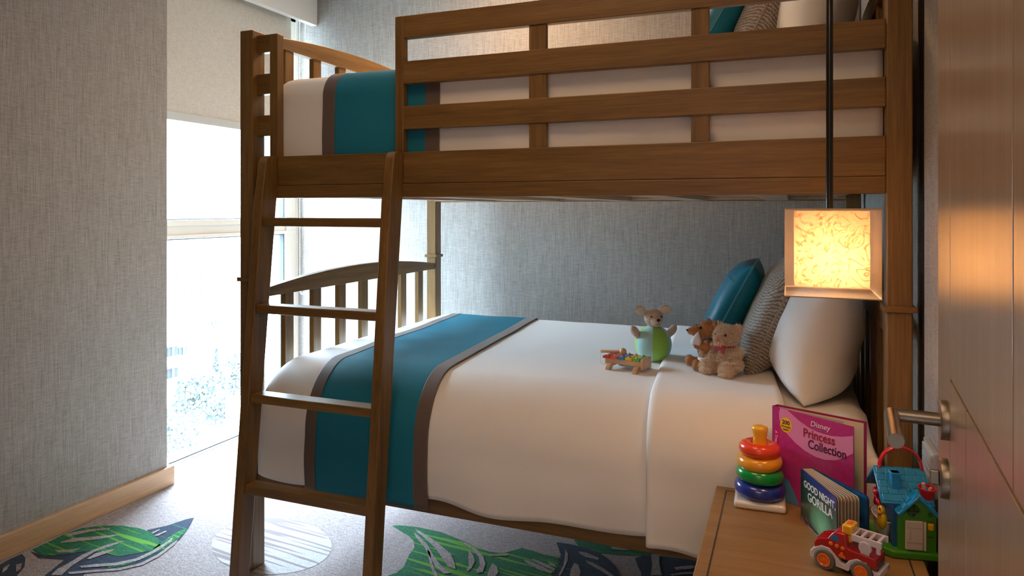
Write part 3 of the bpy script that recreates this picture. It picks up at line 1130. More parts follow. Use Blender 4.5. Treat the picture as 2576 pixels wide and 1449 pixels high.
MB().box(0, BW, -0.0025, 0, 0, BH, M=Mb).build('back_cover', mat('cover_raspberry', (0.30, 0.02, 0.10), 0.35), pb, bevel=0.0006)
MB().box(0.002, BW - 0.006, -0.0034, -0.0026, 0.004, BH - 0.005, M=Mb).build('endpaper', PAPER, pb)
MB().box(0.002, BW - 0.045, -0.0008, 0, 0.003, BH - 0.006, M=Matrix.Translation((0, 0.0180, 0)) @ Matrix.Rotation(R(7), 4, 'Z')).build('loose_page', PAPERG, pb)

# ------------------------------------------------------------------ board book in front of it
gdir = math.atan2(1.634 - 1.796, 0.0922 - 0.0225)
gb_ = thing('board_book', 'small thick board book with dark green and blue cover and white title', 'book', (0.0245, 1.796, ZT + 0.0003), gdir)
GW, GH = 0.172, 0.1235


def rrect(w, h, r, x0=0, z0=0, corners=(1, 2), n=6):
    """rectangle with the outer corners rounded (1 = bottom right, 2 = top right)"""
    pts = [(x0, z0)]
    if 1 in corners:
        pts += [(x0 + w - r + r * math.sin(a), z0 + r - r * math.cos(a)) for a in [PI / 2 * i / n for i in range(n + 1)]]
    else:
        pts += [(x0 + w, z0)]
    pts += [(x0 + w - r + r * math.cos(a), z0 + h - r + r * math.sin(a)) for a in [PI / 2 * i / n for i in range(n + 1)]]
    pts += [(x0, z0 + h)]
    return pts


def cover_art():
    m, nt, p = new_mat('board_cover_print')
    tc = nt.nodes.new('ShaderNodeTexCoord')
    sp = nt.nodes.new('ShaderNodeSeparateXYZ')
    nt.links.new(tc.outputs['Object'], sp.inputs[0])
    nz = tex_noise(nt, tc.outputs['Object'], (1, 1, 1), 22, 3, 0.6)
    # blue at the head, dark green in the middle, a pale pink strip at the foot
    f = mathn(nt, 'ADD', mathn(nt, 'MULTIPLY', sp.outputs['Z'], 1 / GH), mathn(nt, 'MULTIPLY', mathn(nt, 'SUBTRACT', nz, 0.5), 0.35))
    c1 = ramp(nt, f, [(0.02, (0.40, 0.25, 0.24)), (0.12, (0.02, 0.07, 0.05)), (0.55, (0.015, 0.10, 0.035)), (0.75, (0.02, 0.05, 0.05)), (0.95, (0.02, 0.03, 0.20))])
    # torch-light glow printed low on the cover
    v = nt.nodes.new('ShaderNodeVectorMath')
    v.operation = 'DISTANCE'
    mp = nt.nodes.new('ShaderNodeMapping')
    mp.inputs['Scale'].default_value = (1, 0, 1.3)
    nt.links.new(tc.outputs['Object'], mp.inputs['Vector'])
    nt.links.new(mp.outputs['Vector'], v.inputs[0])
    v.inputs[1].default_value = (0.100, 0, 0.038)
    d = mathn(nt, 'ADD', mathn(nt, 'MULTIPLY', v.outputs['Value'], 14), mathn(nt, 'MULTIPLY', mathn(nt, 'SUBTRACT', nz, 0.5), 0.6))
    k = ramp(nt, d, [(0.1, (1, 1, 1)), (0.85, (0, 0, 0))])
    mx = nt.nodes.new('ShaderNodeMix')
    mx.data_type = 'RGBA'
    nt.links.new(k, mx.inputs['Factor'])
    nt.links.new(c1, mx.inputs['A'])
    mx.inputs['B'].default_value = (0.22, 0.62, 0.32, 1)
    nt.links.new(mx.outputs['Result'], p.inputs['Base Color'])
    p.inputs['Roughness'].default_value = 0.3
    p.inputs['Coat Weight'].default_value = 0.4
    return m


fcv = MB().prism(rrect(GW, GH, 0.010), 1, 0, 0.0018).build('front_cover', cover_art(), gb_)
TW = mat('title_cream', (0.86, 0.85, 0.80), 0.4)
text('GOOD NIGHT,', 0.0215, face_M(0.016, -0.0004, GH - 0.036, R(-3)), TW, fcv, sx=1.05, offset=0.0003)
text('GORILLA', 0.0270, face_M(0.036, -0.0004, GH - 0.061, R(-4)), TW, fcv, sx=1.08, offset=0.0003)
for q, (xx, hh) in enumerate(((0.016, 0.9), (0.036, 0.9))):
    pass
text('Peggy Rathmann', 0.0115, face_M(0.012, -0.0004, 0.007, R(2)), mat('ink_brown', (0.10, 0.04, 0.03), 0.5), fcv, shear=0.3)
for k in range(13):
    t = k / 12
    Mp = Matrix.Translation((0.0005, 0.0023 + 0.0018 * k, 0)) @ Matrix.Rotation(R(0.5 + 8.0 * t), 4, 'Z')
    MB().prism(rrect(GW - 0.002, GH - 0.001, 0.009), 1, 0, 0.0014, M=Mp).build('board_page', PAPER if k % 2 == 0 else mat('board_page_edge_dark', (0.30, 0.22, 0.15), 0.8), gb_)
Mbk = Matrix.Translation((0.0005, 0.0270, 0)) @ Matrix.Rotation(R(15), 4, 'Z')
bk = MB().prism(rrect(GW, GH, 0.010), 1, 0, 0.0018, M=Mbk).build('back_cover', mat('board_back_night_blue', (0.015, 0.03, 0.09), 0.3, coat=0.4), gb_)
MB().prism(rrect(GW - 0.003, GH - 0.003, 0.009, 0.001, 0.0015), 1, -0.0006, -0.0001, M=Mbk).build('inner_print', mat('inner_print_blue', (0.01, 0.09, 0.26), 0.35, var=0.8, bscale=28), gb_)
bx('spine', mat('board_spine', (0.02, 0.05, 0.12), 0.35), gb_, -0.0018, 0.0, 0.0, 0.028, 0, GH, 0.0005)

# ------------------------------------------------------------------ toy fire engine
RED = pmat('toy_red', (0.42, 0.008, 0.012), 0.2)
LIL = pmat('toy_pale_lilac', (0.66, 0.60, 0.68), 0.3)
TYRE = mat('tyre_grey', (0.14, 0.14, 0.12), 0.6)
ORG = pmat('toy_orange', (0.85, 0.16, 0.01), 0.3)
YLW = pmat('toy_gold_yellow', (0.85, 0.45, 0.005), 0.25)
ft = thing('toy_fire_engine', 'small red toy fire engine with orange wheels and a pale ladder', 'toy', (0.040, 1.582, ZT + 0.0003), R(-23))


def arch_poly(x0, x1, zt, arches, zb, n=10):
    """body side with wheel arches cut from below; arches = (cx, r)"""
    pts = [(x0, zt), (x0, zb)]
    for cx, r in arches:
        h = min(r, 0.99 * r)
        for i in range(n + 1):
            a = PI - PI * i / n
            pts.append((cx + r * math.cos(a), zb + r * math.sin(a)))
    pts += [(x1, zb), (x1, zt)]
    return pts


W0, W1 = 0.0, 0.056
fp = [(0.000, 0.020), (0.002, 0.031), (0.008, 0.038), (0.022, 0.0465), (0.038, 0.046), (0.050, 0.036), (0.060, 0.024), (0.068, 0.0225), (0.076, 0.034), (0.090, 0.042), (0.108, 0.040), (0.120, 0.028), (0.128, 0.026), (0.134, 0.028), (0.134, 0.016), (0.122, 0.010)]
for i in range(9):
    a = R(-10) + (PI + R(10)) * i / 8
    fp.append((0.100 + 0.0225 * math.cos(a), 0.016 + 0.0235 * math.sin(a)) if 0.016 + 0.0235 * math.sin(a) < 0.036 else (0.100 + 0.0225 * math.cos(a), 0.036))
fp += [(0.075, 0.012), (0.050, 0.014)]
for i in range(9):
    a = PI * i / 8
    fp.append((0.029 + 0.0215 * math.cos(a), min(0.037, 0.018 + 0.0235 * math.sin(a))))
fp += [(0.004, 0.014)]
mb = MB()
mb.prism(fp, 1, W0 - 0.002, W0 + 0.010)
mb.prism(fp, 1, W1 - 0.010, W1 + 0.002)
mb.box(-0.001, 0.006, W0 - 0.001, W1 + 0.001, 0.016, 0.030)
mb.box(0.126, 0.134, W0 - 0.001, W1 + 0.001, 0.016, 0.028)
mb.build('fender', LIL, ft, bevel=0.0018, seg=3, smooth=True)
mb = MB()
mb.box(0.006, 0.127, W0 + 0.010, W1 - 0.010, 0.014, 0.040)
mb.build('chassis', BLACK, ft)
body = [(0.008, 0.032), (0.006, 0.046), (0.010, 0.055), (0.020, 0.0605), (0.034, 0.064), (0.042, 0.0765), (0.048, 0.0815), (0.066, 0.0825), (0.070, 0.079), (0.0715, 0.060), (0.074, 0.055), (0.124, 0.052), (0.126, 0.046), (0.127, 0.030)]
MB().prism(body, 1, W0 + 0.0005, W1 - 0.0005).build('body', RED, ft, bevel=0.003, seg=3, smooth=True)
mb = MB()
for i in range(4):
    y = W0 + 0.010 + i * 0.011
    mb.tube([(0.010, y, 0.0560), (0.021, y, 0.0615), (0.033, y, 0.0648)], 0.0014, 6)
mb.build('bonnet_rib', RED, ft, smooth=True)
WIN = pmat('toy_window_blue', (0.02, 0.16, 0.40))
for y, d in ((W0 - 0.0003, 1), (W1 - 0.0015, 1)):
    MB().prism([(0.0385, 0.0645), (0.0560, 0.0625), (0.0550, 0.0730), (0.0500, 0.0760), (0.0450, 0.0750)], 1, y, y + 0.0018).build('side_window', WIN, ft, bevel=0.0004)
MB().prism([(W0 + 0.008, 0), (W1 - 0.008, 0), (W1 - 0.012, 0.012), (W0 + 0.012, 0.012)], 0, 0, 0.0015, M=Matrix.Translation((0.0345, 0, 0.0655)) @ Matrix.Rotation(R(33), 4, 'Y')).build('windscreen', WIN, ft, bevel=0.0004)
MB().box(0.058, 0.079, W0 + 0.010, W1 - 0.010, 0.078, 0.098).box(0.060, 0.077, W0 + 0.014, W1 - 0.014, 0.062, 0.080).build('beacon', YLW, ft, bevel=0.004, seg=3, smooth=True)
MB().box(0.064, 0.073, W0 + 0.020, W1 - 0.020, 0.0975, 0.0995).build('beacon_button', ORG, ft, bevel=0.0008)
mb = MB()
for y0, y1 in ((W0 + 0.006, W0 + 0.011), (W1 - 0.011, W1 - 0.006)):
    mb.box(0.078, 0.134, y0, y1, 0.072, 0.0845)
for x in (0.078, 0.093, 0.108, 0.124):
    mb.box(x, x + 0.006, W0 + 0.011, W1 - 0.011, 0.077, 0.0845)
mb.box(0.124, 0.132, W0 + 0.006, W0 + 0.011, 0.060, 0.074)
mb.build('turntable_ladder', LIL, ft, bevel=0.0008)
mb = MB()
for y in (W0 + 0.0035,):
    Mq = Matrix.Translation((0.104, y + 0.006, 0.066)) @ Matrix.Rotation(PI / 2, 4, 'X')
    mb.lathe([(0, 0), (0.0125, 0), (0.0125, 0.004), (0.0115, 0.006), (0.0072, 0.0062), (0.0070, 0.0050), (0.0040, 0.0050), (0.0038, 0.0066), (0, 0.0068)], 28, Mq)
mb.box(0.096, 0.112, W0 + 0.004, W0 + 0.009, 0.052, 0.066)
mb.build('ladder_pivot', LIL, ft, smooth=True, angle=35)
mb = MB()
for i in range(3):
    mb.lathe([(0, 0), (0.0042, 0), (0.0042, 0.0016), (0.003, 0.0026), (0, 0.0026)], 18, Matrix.Translation((0.041 + 0.0115 * i, W0 + 0.0008, 0.056 - 0.0012 * i)) @ Matrix.Rotation(PI / 2, 4, 'X'))
mb.build('side_button', ORG, ft, smooth=True, angle=50)
mb = MB()
mb.prism([(0.0560, 0.0360), (0.0690, 0.0340), (0.0690, 0.0380), (0.0650, 0.0400), (0.0650, 0.0450), (0.0600, 0.0455), (0.0590, 0.0400), (0.0560, 0.0400)], 1, W0 - 0.0012, W0 + 0.001)
mb.build('side_emblem', ORG, ft, bevel=0.0004)
for cx in (0.029, 0.100):
    for y, s in ((W0 - 0.006, 1), (W1 + 0.006, -1)):
        Mw = Matrix.Translation((cx, y, 0.0205)) @ Matrix.Rotation(-PI / 2 * s, 4, 'X')
        w = MB().lathe([(0.0125, 0.0006), (0.0165, 0), (0.0192, 0.001), (0.0205, 0.0035), (0.0205, 0.011), (0.018, 0.014), (0.0, 0.014)], 40, Mw).build('wheel', TYRE, ft, smooth=True, angle=35)
        MB().lathe([(0, -0.0022), (0.0028, -0.0022), (0.0034, -0.0006), (0.0090, -0.0004), (0.0112, -0.0020), (0.0130, -0.0014), (0.0130, 0.004)], 32, Mw).build('hubcap', ORG, w, smooth=True, angle=35)

# ------------------------------------------------------------------ toy playhouse
BLU = pmat('toy_roof_blue', (0.0, 0.24, 0.52), 0.25)
BLUD = pmat('toy_wall_blue', (0.005, 0.09, 0.26), 0.3)
GRN = pmat('toy_leaf_green', (0.05, 0.25, 0.005), 0.3)
GRD = pmat('toy_dark_green', (0.02, 0.10, 0.005), 0.35)
CRM = pmat('toy_cream', (0.66, 0.56, 0.46), 0.35)
ph = thing('toy_playhouse', 'plastic toy playhouse with blue tiled roof and red carrying handle', 'toy', (0.190, 1.668, ZT + 0.0003), R(10))
PW, PD = 0.102, 0.158
mb = MB()
tray = [(0.012, 0.0), (PW, 0.0), (PW, PD), (0.004, PD), (-0.004, PD - 0.01), (-0.004, 0.016)]
mb.prism(tray, 2, 0, 0.016)
mb.build('tray', GRN, ph, bevel=0.004, seg=3, smooth=True)
XR = 0.097
# blue body with end gables (faces local -x)
ym, ze, zr = 0.083, 0.108, 0.160
MB().prism([(0.022, 0.014), (PD - 0.016, 0.014), (PD - 0.016, ze), (ym, zr - 0.004), (0.022, ze)], 0, 0.018, XR).build('house_body', BLUD, ph, bevel=0.0015)
# main roof: two slabs with moulded tiles
for sgn in (-1, 1):
    L = 0.078
    sl = math.atan2(zr - ze + 0.006, 0.064)
    Mr = Matrix.Translation((0, ym, zr + 0.004)) @ Matrix.Rotation(-sgn * sl if sgn > 0 else sl, 4, 'X') if False else Matrix.Translation((0, ym, zr + 0.004)) @ Matrix.Rotation(PI if sgn < 0 else 0, 4, 'Z') @ Matrix.Rotation(-sl, 4, 'X')
    xs0, xs1 = (-0.004, XR + 0.004)
    if sgn < 0:
        xs0, xs1 = -xs1, -xs0
    mb = MB()
    mb.box(xs0, xs1, 0, L + 0.006, -0.006, 0.0, M=Mr)
    mb.build('roof_slab', BLU, ph, bevel=0.002, seg=2, smooth=True)
    mb = MB()
    rows = 5
    for r_ in range(rows):
        y0 = 0.001 + r_ * (L / rows)
        k = 0
        x = xs0 + 0.001 - (0.010 if r_ % 2 else 0)
        while x < xs1 - 0.004:
            w = 0.0195 + 0.002 * math.sin(r_ * 3 + k)
            xa, xb = max(x, xs0 + 0.001), min(x + w, xs1 - 0.001)
            if xb - xa > 0.004:
                Mt = Mr @ Matrix.Translation(((xa + xb) / 2, y0 + L / rows / 2, 0.0)) @ Matrix.Rotation(R(-5), 4, 'X')
                mb.box(-(xb - xa) / 2 + 0.0005, (xb - xa) / 2 - 0.0005, -L / rows / 2, L / rows / 2 - 0.0004, -0.002, 0.0024, M=Mt)
            x += w
            k += 1
    mb.build('roof_tiles', BLU, ph, bevel=0.0011, seg=2, smooth=True)
# green front wing with its own gable towards the room
gx0, gx1, gzt, gza = 0.026, XR + 0.002, 0.094, 0.132
gc = (gx0 + gx1) / 2
MB().prism([(gx0, 0.014), (gx1, 0.014), (gx1, gzt), (gc, gza), (gx0, gzt)], 1, 0.010, 0.060).build('front_wing', GRN, ph, bevel=0.0015)
gs = math.atan2(gza - gzt, gc - gx0)
for sgn in (-1, 1):
    Mg = Matrix.Translation((gc, 0, gza + 0.004)) @ Matrix.Rotation(sgn * gs, 4, 'Y')
    Lg = 0.060
    x0, x1 = (0, Lg) if sgn > 0 else (-Lg, 0)
    mb = MB()
    mb.box(x0, x1, 0.000, 0.072, -0.006, 0.0, M=Mg)
    mb.build('wing_roof_slab', BLU, ph, bevel=0.002, smooth=True)
    mb = MB()
    for r_ in range(4):
        for c_ in range(3):
            xa = 0.002 + r_ * 0.0142
            ya = 0.002 + c_ * 0.021 + (0.010 if r_ % 2 else 0)
            Mt = Mg @ Matrix.Translation((sgn * (xa + 0.0068), ya + 0.0095, 0)) @ Matrix.Rotation(sgn * R(5), 4, 'Y')
            mb.box(-0.0068, 0.0068, -0.0095, 0.0092, -0.002, 0.0022, M=Mt)
    mb.build('wing_roof_tiles', BLU, ph, bevel=0.0011, smooth=True)
# chimney
mb = MB().box(0.022, 0.040, 0.042, 0.060, 0.128, 0.166)
mb.box(0.020, 0.042, 0.040, 0.062, 0.160, 0.166)
mb.build('chimney', pmat('toy_sky_blue', (0.0, 0.26, 0.58), 0.3), ph, bevel=0.0015)
# handle
pts = []
for i in range(21):
    a = PI * i / 20
    pts.append((0.052 + 0.043 * -math.cos(a), ym, 0.158 + 0.052 * math.sin(a) ** 0.85))
mb = MB()
n = len(pts)
ringv = []
for i, p_ in enumerate(pts):
    a = Vector(pts[max(0, i - 1)]); b = Vector(pts[min(n - 1, i + 1)])
    t = (b - a).normalized()
    nrm = Vector((-t.z, 0, t.x))
    q = Vector(p_)
    ringv.append([mb.bm.verts.new(q + nrm * dx + Vector((0, dy, 0))) for dx, dy in ((0.0025, -0.0065), (0.0025, 0.0065), (-0.0025, 0.0065), (-0.0025, -0.0065))])
for i in range(n - 1):
    for k in range(4):
        mb._face([ringv[i][k], ringv[i][(k + 1) % 4], ringv[i + 1][(k + 1) % 4], ringv[i + 1][k]])
mb._face(ringv[0][::-1]); mb._face(ringv[-1])
mb.build('carrying_handle', pmat('toy_bright_red', (0.62, 0.008, 0.02), 0.2), ph, bevel=0.0015, smooth=True)
# fridge-like cream door on the green wall
yf = 0.0100
MB().box(gx0 + 0.012, gx0 + 0.047, yf - 0.0045, yf + 0.001, 0.018, 0.080).build('toy_door', CRM, ph, bevel=0.004, seg=3, smooth=True)
MB().box(gx0 + 0.0475, gx0 + 0.0525, yf - 0.005, yf + 0.001, 0.018, 0.079).build('door_jamb', CRM, ph, bevel=0.0018, smooth=True)
MB().box(gx0 + 0.0165, gx0 + 0.0205, yf - 0.0075, yf - 0.003, 0.038, 0.062).build('door_pull', CRM, ph, bevel=0.0018, smooth=True)
mb = MB().box(gx0 + 0.0135, gx0 + 0.0455, yf - 0.0048, yf - 0.003, 0.0335, 0.0343).box(gx0 + 0.0135, gx0 + 0.0455, yf - 0.0048, yf - 0.003, 0.0650, 0.0655)
mb.build('door_groove', mat('cream_shadow_line', (0.32, 0.26, 0.2), 0.6), ph)
Mc = Matrix.Translation((gc - 0.008, yf, 0.100)) @ Matrix.Rotation(PI / 2, 4, 'X')
ck = MB().lathe([(0, 0.002), (0.0100, 0.002), (0.0118, 0.0035), (0.0128, 0.002), (0.0128, -0.001)], 32, Mc).build('toy_clock', GRD, ph, smooth=True, angle=40)
mb = MB()
for dx, dz, w, h in ((0, 0.0075, 0.0016, 0.0022), (0, -0.0075, 0.0016, 0.0022), (0.0075, 0, 0.0022, 0.0016), (-0.0075, 0, 0.0022, 0.0016), (0, 0.002, 0.0008, 0.004), (0.003, 0, 0.004, 0.0008)):
    mb.box(gc - 0.008 + dx - w, gc - 0.008 + dx + w, yf - 0.0035, yf - 0.002, 0.100 + dz - h, 0.100 + dz + h)
mb.build('clock_marks', mat('clock_ink', (0.01, 0.02, 0.01), 0.5), ck)
mb = MB().box(gx0 + 0.054, gx1 - 0.004, yf - 0.0020, yf, 0.079, 0.0805).box(gx0 + 0.056, gx1 - 0.006, yf - 0.0015, yf, 0.046, 0.0485)
mb.lathe([(0, 0.003), (0.0035, 0.003), (0.004, 0)], 12, Matrix.Translation((gx0 + 0.060, yf, 0.094)) @ Matrix.Rotation(PI / 2, 4, 'X'))
mb.build('wall_shelf', GRD, ph, bevel=0.0004)
MB().lathe([(0.0055, 0), (0.0062, 0.005), (0.0062, 0.011), (0.0050, 0.012), (0, 0.012)], 20, Matrix.Translation((gx0 + 0.0615, yf - 0.0015, 0.064))).build('toy_pot', YLW, ph, smooth=True, angle=40)
# red bucket with pink brushes on the roof
Mk = Matrix.Translation((0.090, 0.040, 0.112)) @ Matrix.Rotation(R(6), 4, 'X')
MB().lathe([(0.011, 0.0), (0.0155, 0.026), (0.0175, 0.027), (0.0175, 0.030), (0.0150, 0.030), (0.0130, 0.010), (0, 0.010)], 28, Mk).build('toy_bucket', pmat('toy_bright_red', (0.62, 0.008, 0.02)), ph, smooth=True, angle=40)
mb = MB()
mb.tube([(0.086, 0.040, 0.128), (0.084, 0.039, 0.143), (0.083, 0.038, 0.150)], [0.003, 0.0045, 0.0035], 10)
mb.tube([(0.094, 0.038, 0.126), (0.095, 0.036, 0.137), (0.098, 0.035, 0.143)], [0.003, 0.004, 0.003], 10)
mb.build('toy_brush', pmat('toy_rose_pink', (0.75, 0.42, 0.38)), ph, smooth=True)
# tub, duck and red propeller on the left wall
Mt = Matrix.Translation((0.014, 0.078, 0.018))
mb = MB()
pr = [(0.010, 0.0), (0.016, 0.006), (0.020, 0.020), (0.024, 0.040), (0.0255, 0.042), (0.023, 0.043), (0.017, 0.022), (0, 0.018)]
mb.lathe(pr, 32, Mt @ Matrix.Diagonal((0.75, 1.75, 1, 1)))
mb.lathe([(0.003, -0.002), (0.006, 0.0), (0.004, 0.006)], 12, Mt @ Matrix.Translation((-0.006, -0.022, 0.0)))
tub = mb.build('bath_tub', pmat('toy_pearl', (0.62, 0.62, 0.62), 0.25), ph, smooth=True, angle=60)
MB().ball((0.012, 0.078, 0.052), (0.014, 0.036, 0.006)).build('tub_water', pmat('toy_water_blue', (0.25, 0.42, 0.52), 0.15), ph, smooth=True)
mb = MB().ball((0.004, 0.044, 0.062), (0.010, 0.011, 0.018)).ball((0.002, 0.044, 0.083), (0.0085, 0.0085, 0.0105))
mb.ball((0.003, 0.054, 0.064), (0.005, 0.008, 0.010))
dk = mb.build('toy_duck', pmat('toy_duck_yellow', (0.80, 0.52, 0.01), 0.25), ph, smooth=True)
MB().ball((-0.004, 0.038, 0.080), (0.0055, 0.0055, 0.0035)).build('duck_beak', ORG, dk, smooth=True)
MB().ball((-0.0055, 0.0455, 0.086), (0.0015, 0.0018, 0.0026)).ball((-0.003, 0.037, 0.088), (0.0015, 0.0018, 0.0026)).build('duck_eye', mat('eye_black', (0.005, 0.005, 0.005), 0.15), dk, smooth=True)
mb = MB()
for k in range(4):
    a = R(35) + k * PI / 2
    c = Vector((0.006, 0.088 + 0.012 * math.cos(a), 0.094 + 0.014 * math.sin(a)))
    mb.ball(c, (0.0055, 0.0065, 0.0120), Matrix.Rotation(-(a - PI / 2) * -1, 4, 'X'))
mb.ball((0.004, 0.088, 0.094), 0.005)
mb.build('propeller', pmat('toy_cherry', (0.48, 0.004, 0.02), 0.15), ph, smooth=True)
MB().tube([(0.016, 0.088, 0.094), (0.006, 0.088, 0.094)], 0.003, 8).tube([(0.006, 0.086, 0.056), (0.006, 0.088, 0.084)], 0.002, 8).build('propeller_stem', pmat('toy_pearl', (0.62, 0.62, 0.62)), ph, smooth=True)

# ------------------------------------------------------------------ wall switch panel
sp_ = thing('wall_switch_panel', 'steel framed switch panel on the right wall beside the nightstand', 'switch panel', (0.3, 1.80, 0.70))
bx('panel_frame', mat('brushed_steel_light', (0.62, 0.63, 0.64), 0.35, 0.6), sp_, -0.012, 0, -0.055, 0.070, -0.05, 0.05, 0.003)
for k in range(5):
    bx('rocker', mat('rocker_grey', (0.50, 0.54, 0.58), 0.35), sp_, -0.016, -0.011, -0.045, 0.060, -0.042 + 0.0172 * k, -0.027 + 0.0172 * k, 0.001)

# ------------------------------------------------------------------ pendant lamp
lamp = thing('pendant_lamp', 'lit square shade hanging on a black rod above the nightstand', 'lamp', (0.0, 0.0, 0.0))
LX = (-0.0100, 0.1686)
LYf, LYb = 1.553, 1.757
LZ0, LZ1 = 1.0985, 1.2775


def sheer(name, col, opac, tcol, fibres=False, rough=0.7):
    m, nt, p = new_mat(name)
    out = nt.nodes['Material Output']
    p.inputs['Base Color'].default_value = (*col, 1)
    p.inputs['Roughness'].default_value = rough
    t = nt.nodes.new('ShaderNodeBsdfTranslucent')
    t.inputs['Color'].default_value = (*tcol, 1)
    mx = nt.nodes.new('ShaderNodeMixShader')
    mx.inputs[0].default_value = 0.6
    nt.links.new(p.outputs[0], mx.inputs[1])
    nt.links.new(t.outputs[0], mx.inputs[2])
    last = mx.outputs[0]
    if fibres:
        g = nt.nodes.new('ShaderNodeNewGeometry')
        n1 = tex_noise(nt, g.outputs['Position'], (1, 1, 1), 14, 4, 0.6)
        w = nt.nodes.new('ShaderNodeTexNoise')
        w.inputs['Scale'].default_value = 22
        w.inputs['Detail'].default_value = 2
        w.inputs['Distortion'].default_value = 2.5
        nt.links.new(g.outputs['Position'], w.inputs['Vector'])
        d = mathn(nt, 'ABSOLUTE', mathn(nt, 'SUBTRACT', w.outputs['Fac'], 0.5), None)
        k = ramp(nt, d, [(0.0, (0.40, 0.22, 0.08)), (0.045, (1, 1, 1))])
        k2 = ramp(nt, n1, [(0.3, (0.86, 0.76, 0.60)), (0.7, (1, 0.98, 0.92))])
        mm = nt.nodes.new('ShaderNodeMix')
        mm.data_type = 'RGBA'
        mm.blend_type = 'MULTIPLY'
        mm.inputs['Factor'].default_value = 1
        nt.links.new(k, mm.inputs['A'])
        nt.links.new(k2, mm.inputs['B'])
        m2 = nt.nodes.new('ShaderNodeMix')
        m2.data_type = 'RGBA'
        m2.blend_type = 'MULTIPLY'
        m2.inputs['Factor'].default_value = 1
        nt.links.new(mm.outputs['Result'], m2.inputs['A'])
        m2.inputs['B'].default_value = (*tcol, 1)
        nt.links.new(m2.outputs['Result'], t.inputs['Color'])
        nt.links.new(m2.outputs['Result'], p.inputs['Base Color'])
    if opac < 1:
        tr = nt.nodes.new('ShaderNodeBsdfTransparent')
        tr.inputs['Color'].default_value = (1, 0.97, 0.92, 1)
        m3 = nt.nodes.new('ShaderNodeMixShader')
        m3.inputs[0].default_value = opac
        nt.links.new(tr.outputs[0], m3.inputs[1])
        nt.links.new(last, m3.inputs[2])
        last = m3.outputs[0]
    nt.links.new(last, out.inputs['Surface'])
    return m


def open_box(x0, x1, y0, y1, z0, z1, top=False):
    mb = MB()
    for f in (((x0, y0), (x1, y0)), ((x1, y0), (x1, y1)), ((x1, y1), (x0, y1)), ((x0, y1), (x0, y0))):
        (a, b), (c, d) = f
        mb._face([mb.bm.verts.new(q) for q in ((a, b, z0), (c, d, z0), (c, d, z1), (a, b, z1))])
    if top:
        mb._face([mb.bm.verts.new(q) for q in ((x0, y0, z1), (x1, y0, z1), (x1, y1, z1), (x0, y1, z1))])
    bmesh.ops.remove_doubles(mb.bm, verts=mb.bm.verts[:], dist=1e-5)
    return mb


VEIL = sheer('lamp_veil', (0.85, 0.74, 0.62), 0.42, (0.9, 0.78, 0.62))
PAPR = sheer('lamp_fibre_paper', (0.85, 0.72, 0.5), 1.0, (0.98, 0.88, 0.70), fibres=True)
open_box(*LX, LYf, LYb, LZ0, LZ1).build('outer_shade', VEIL, lamp)
open_box(LX[0] + 0.019, LX[1] - 0.019, LYf + 0.020, LYb - 0.020, LZ0 + 0.020, LZ1 - 0.004, top=True).build('inner_shade', PAPR, lamp)
mb = MB()
for z in (LZ0, LZ1):
    ps = [(LX[0], LYf, z), (LX[1], LYf, z), (LX[1], LYb, z), (LX[0], LYb, z)]
    for i in range(4):
        mb.tube([ps[i], ps[(i + 1) % 4]], 0.0014, 6)
zc = (LX[0] + LX[1]) / 2
yc = (LYf + LYb) / 2
mb.tube([(LX[0], yc, LZ1), (LX[1], yc, LZ1)], 0.0016, 6)
mb.build('shade_wire', mat('wire_tan', (0.45, 0.33, 0.22), 0.5), lamp)
MB().tube([(zc, yc, LZ1 - 0.04), (zc, yc, CEIL - 0.02)], 0.0072, 16).build('rod', mat('black_rod', (0.006, 0.006, 0.007), 0.25, coat=0.3), lamp, smooth=True, angle=60)
MB().lathe([(0, 0), (0.05, 0), (0.05, 0.02), (0, 0.02)], 28, Matrix.Translation((zc, yc, CEIL - 0.0201))).build('ceiling_rose', mat('black_rod', (0.006, 0.006, 0.007), 0.25), lamp, smooth=True, angle=40)
MB().lathe([(0.012, 0), (0.014, 0.03), (0.012, 0.05), (0.0, 0.05)], 20, Matrix.Translation((zc, yc, LZ1 - 0.075))).build('bulb_socket', mat('socket_white', (0.7, 0.68, 0.62), 0.5), lamp, smooth=True, angle=40)
bl = MB().ball((zc, yc, LZ1 - 0.108), (0.026, 0.026, 0.030)).build('bulb', mat('bulb_glow', (1, 0.8, 0.5), 0.4, emit=(1.0, 0.56, 0.28), estr=BULB), lamp, smooth=True)

# ------------------------------------------------------------------ open door with lever handle
DW = wood('door_wood', 2, (0.27, 0.17, 0.10), (0.33, 0.215, 0.13), (0.39, 0.265, 0.17), rough=0.22, coat=0.5)
dphi = math.atan2(0.0802, 0.9968)
door = thing('door_1', None, None, (0.196 - 0.0802 * 0.75, 1.086 - 0.9968 * 0.75, 0), -dphi)
door['kind'] = 'structure'
door['label'] = 'open wooden door at the right edge with a steel lever handle'
DL = 0.875
mb = MB()
# door leaf: local y runs from hinge to free edge, face looks towards local -x
mb.box(0.0025, 0.042, 0, DL, 0.008, 2.10)
mb.build('door_core', mat('groove_dark', (0.05, 0.028, 0.015), 0.6), door)
HY = 0.75     # rose centre along the leaf
g1 = HY - 0.0257
# panels separated by narrow grooves, cut on the slant below
gw = 0.0022
zd = 1.055


def pan(pts, nm='door_panel'):
    return MB().prism(pts, 0, 0.0, 0.0027).build(nm, DW, door, bevel=0.0006)


pan([(g1 + gw, 0.008), (DL, 0.008), (DL, 2.10), (g1 + gw, 2.10)])


def dz(y):
    return zd - (g1 - y) * SLOPE


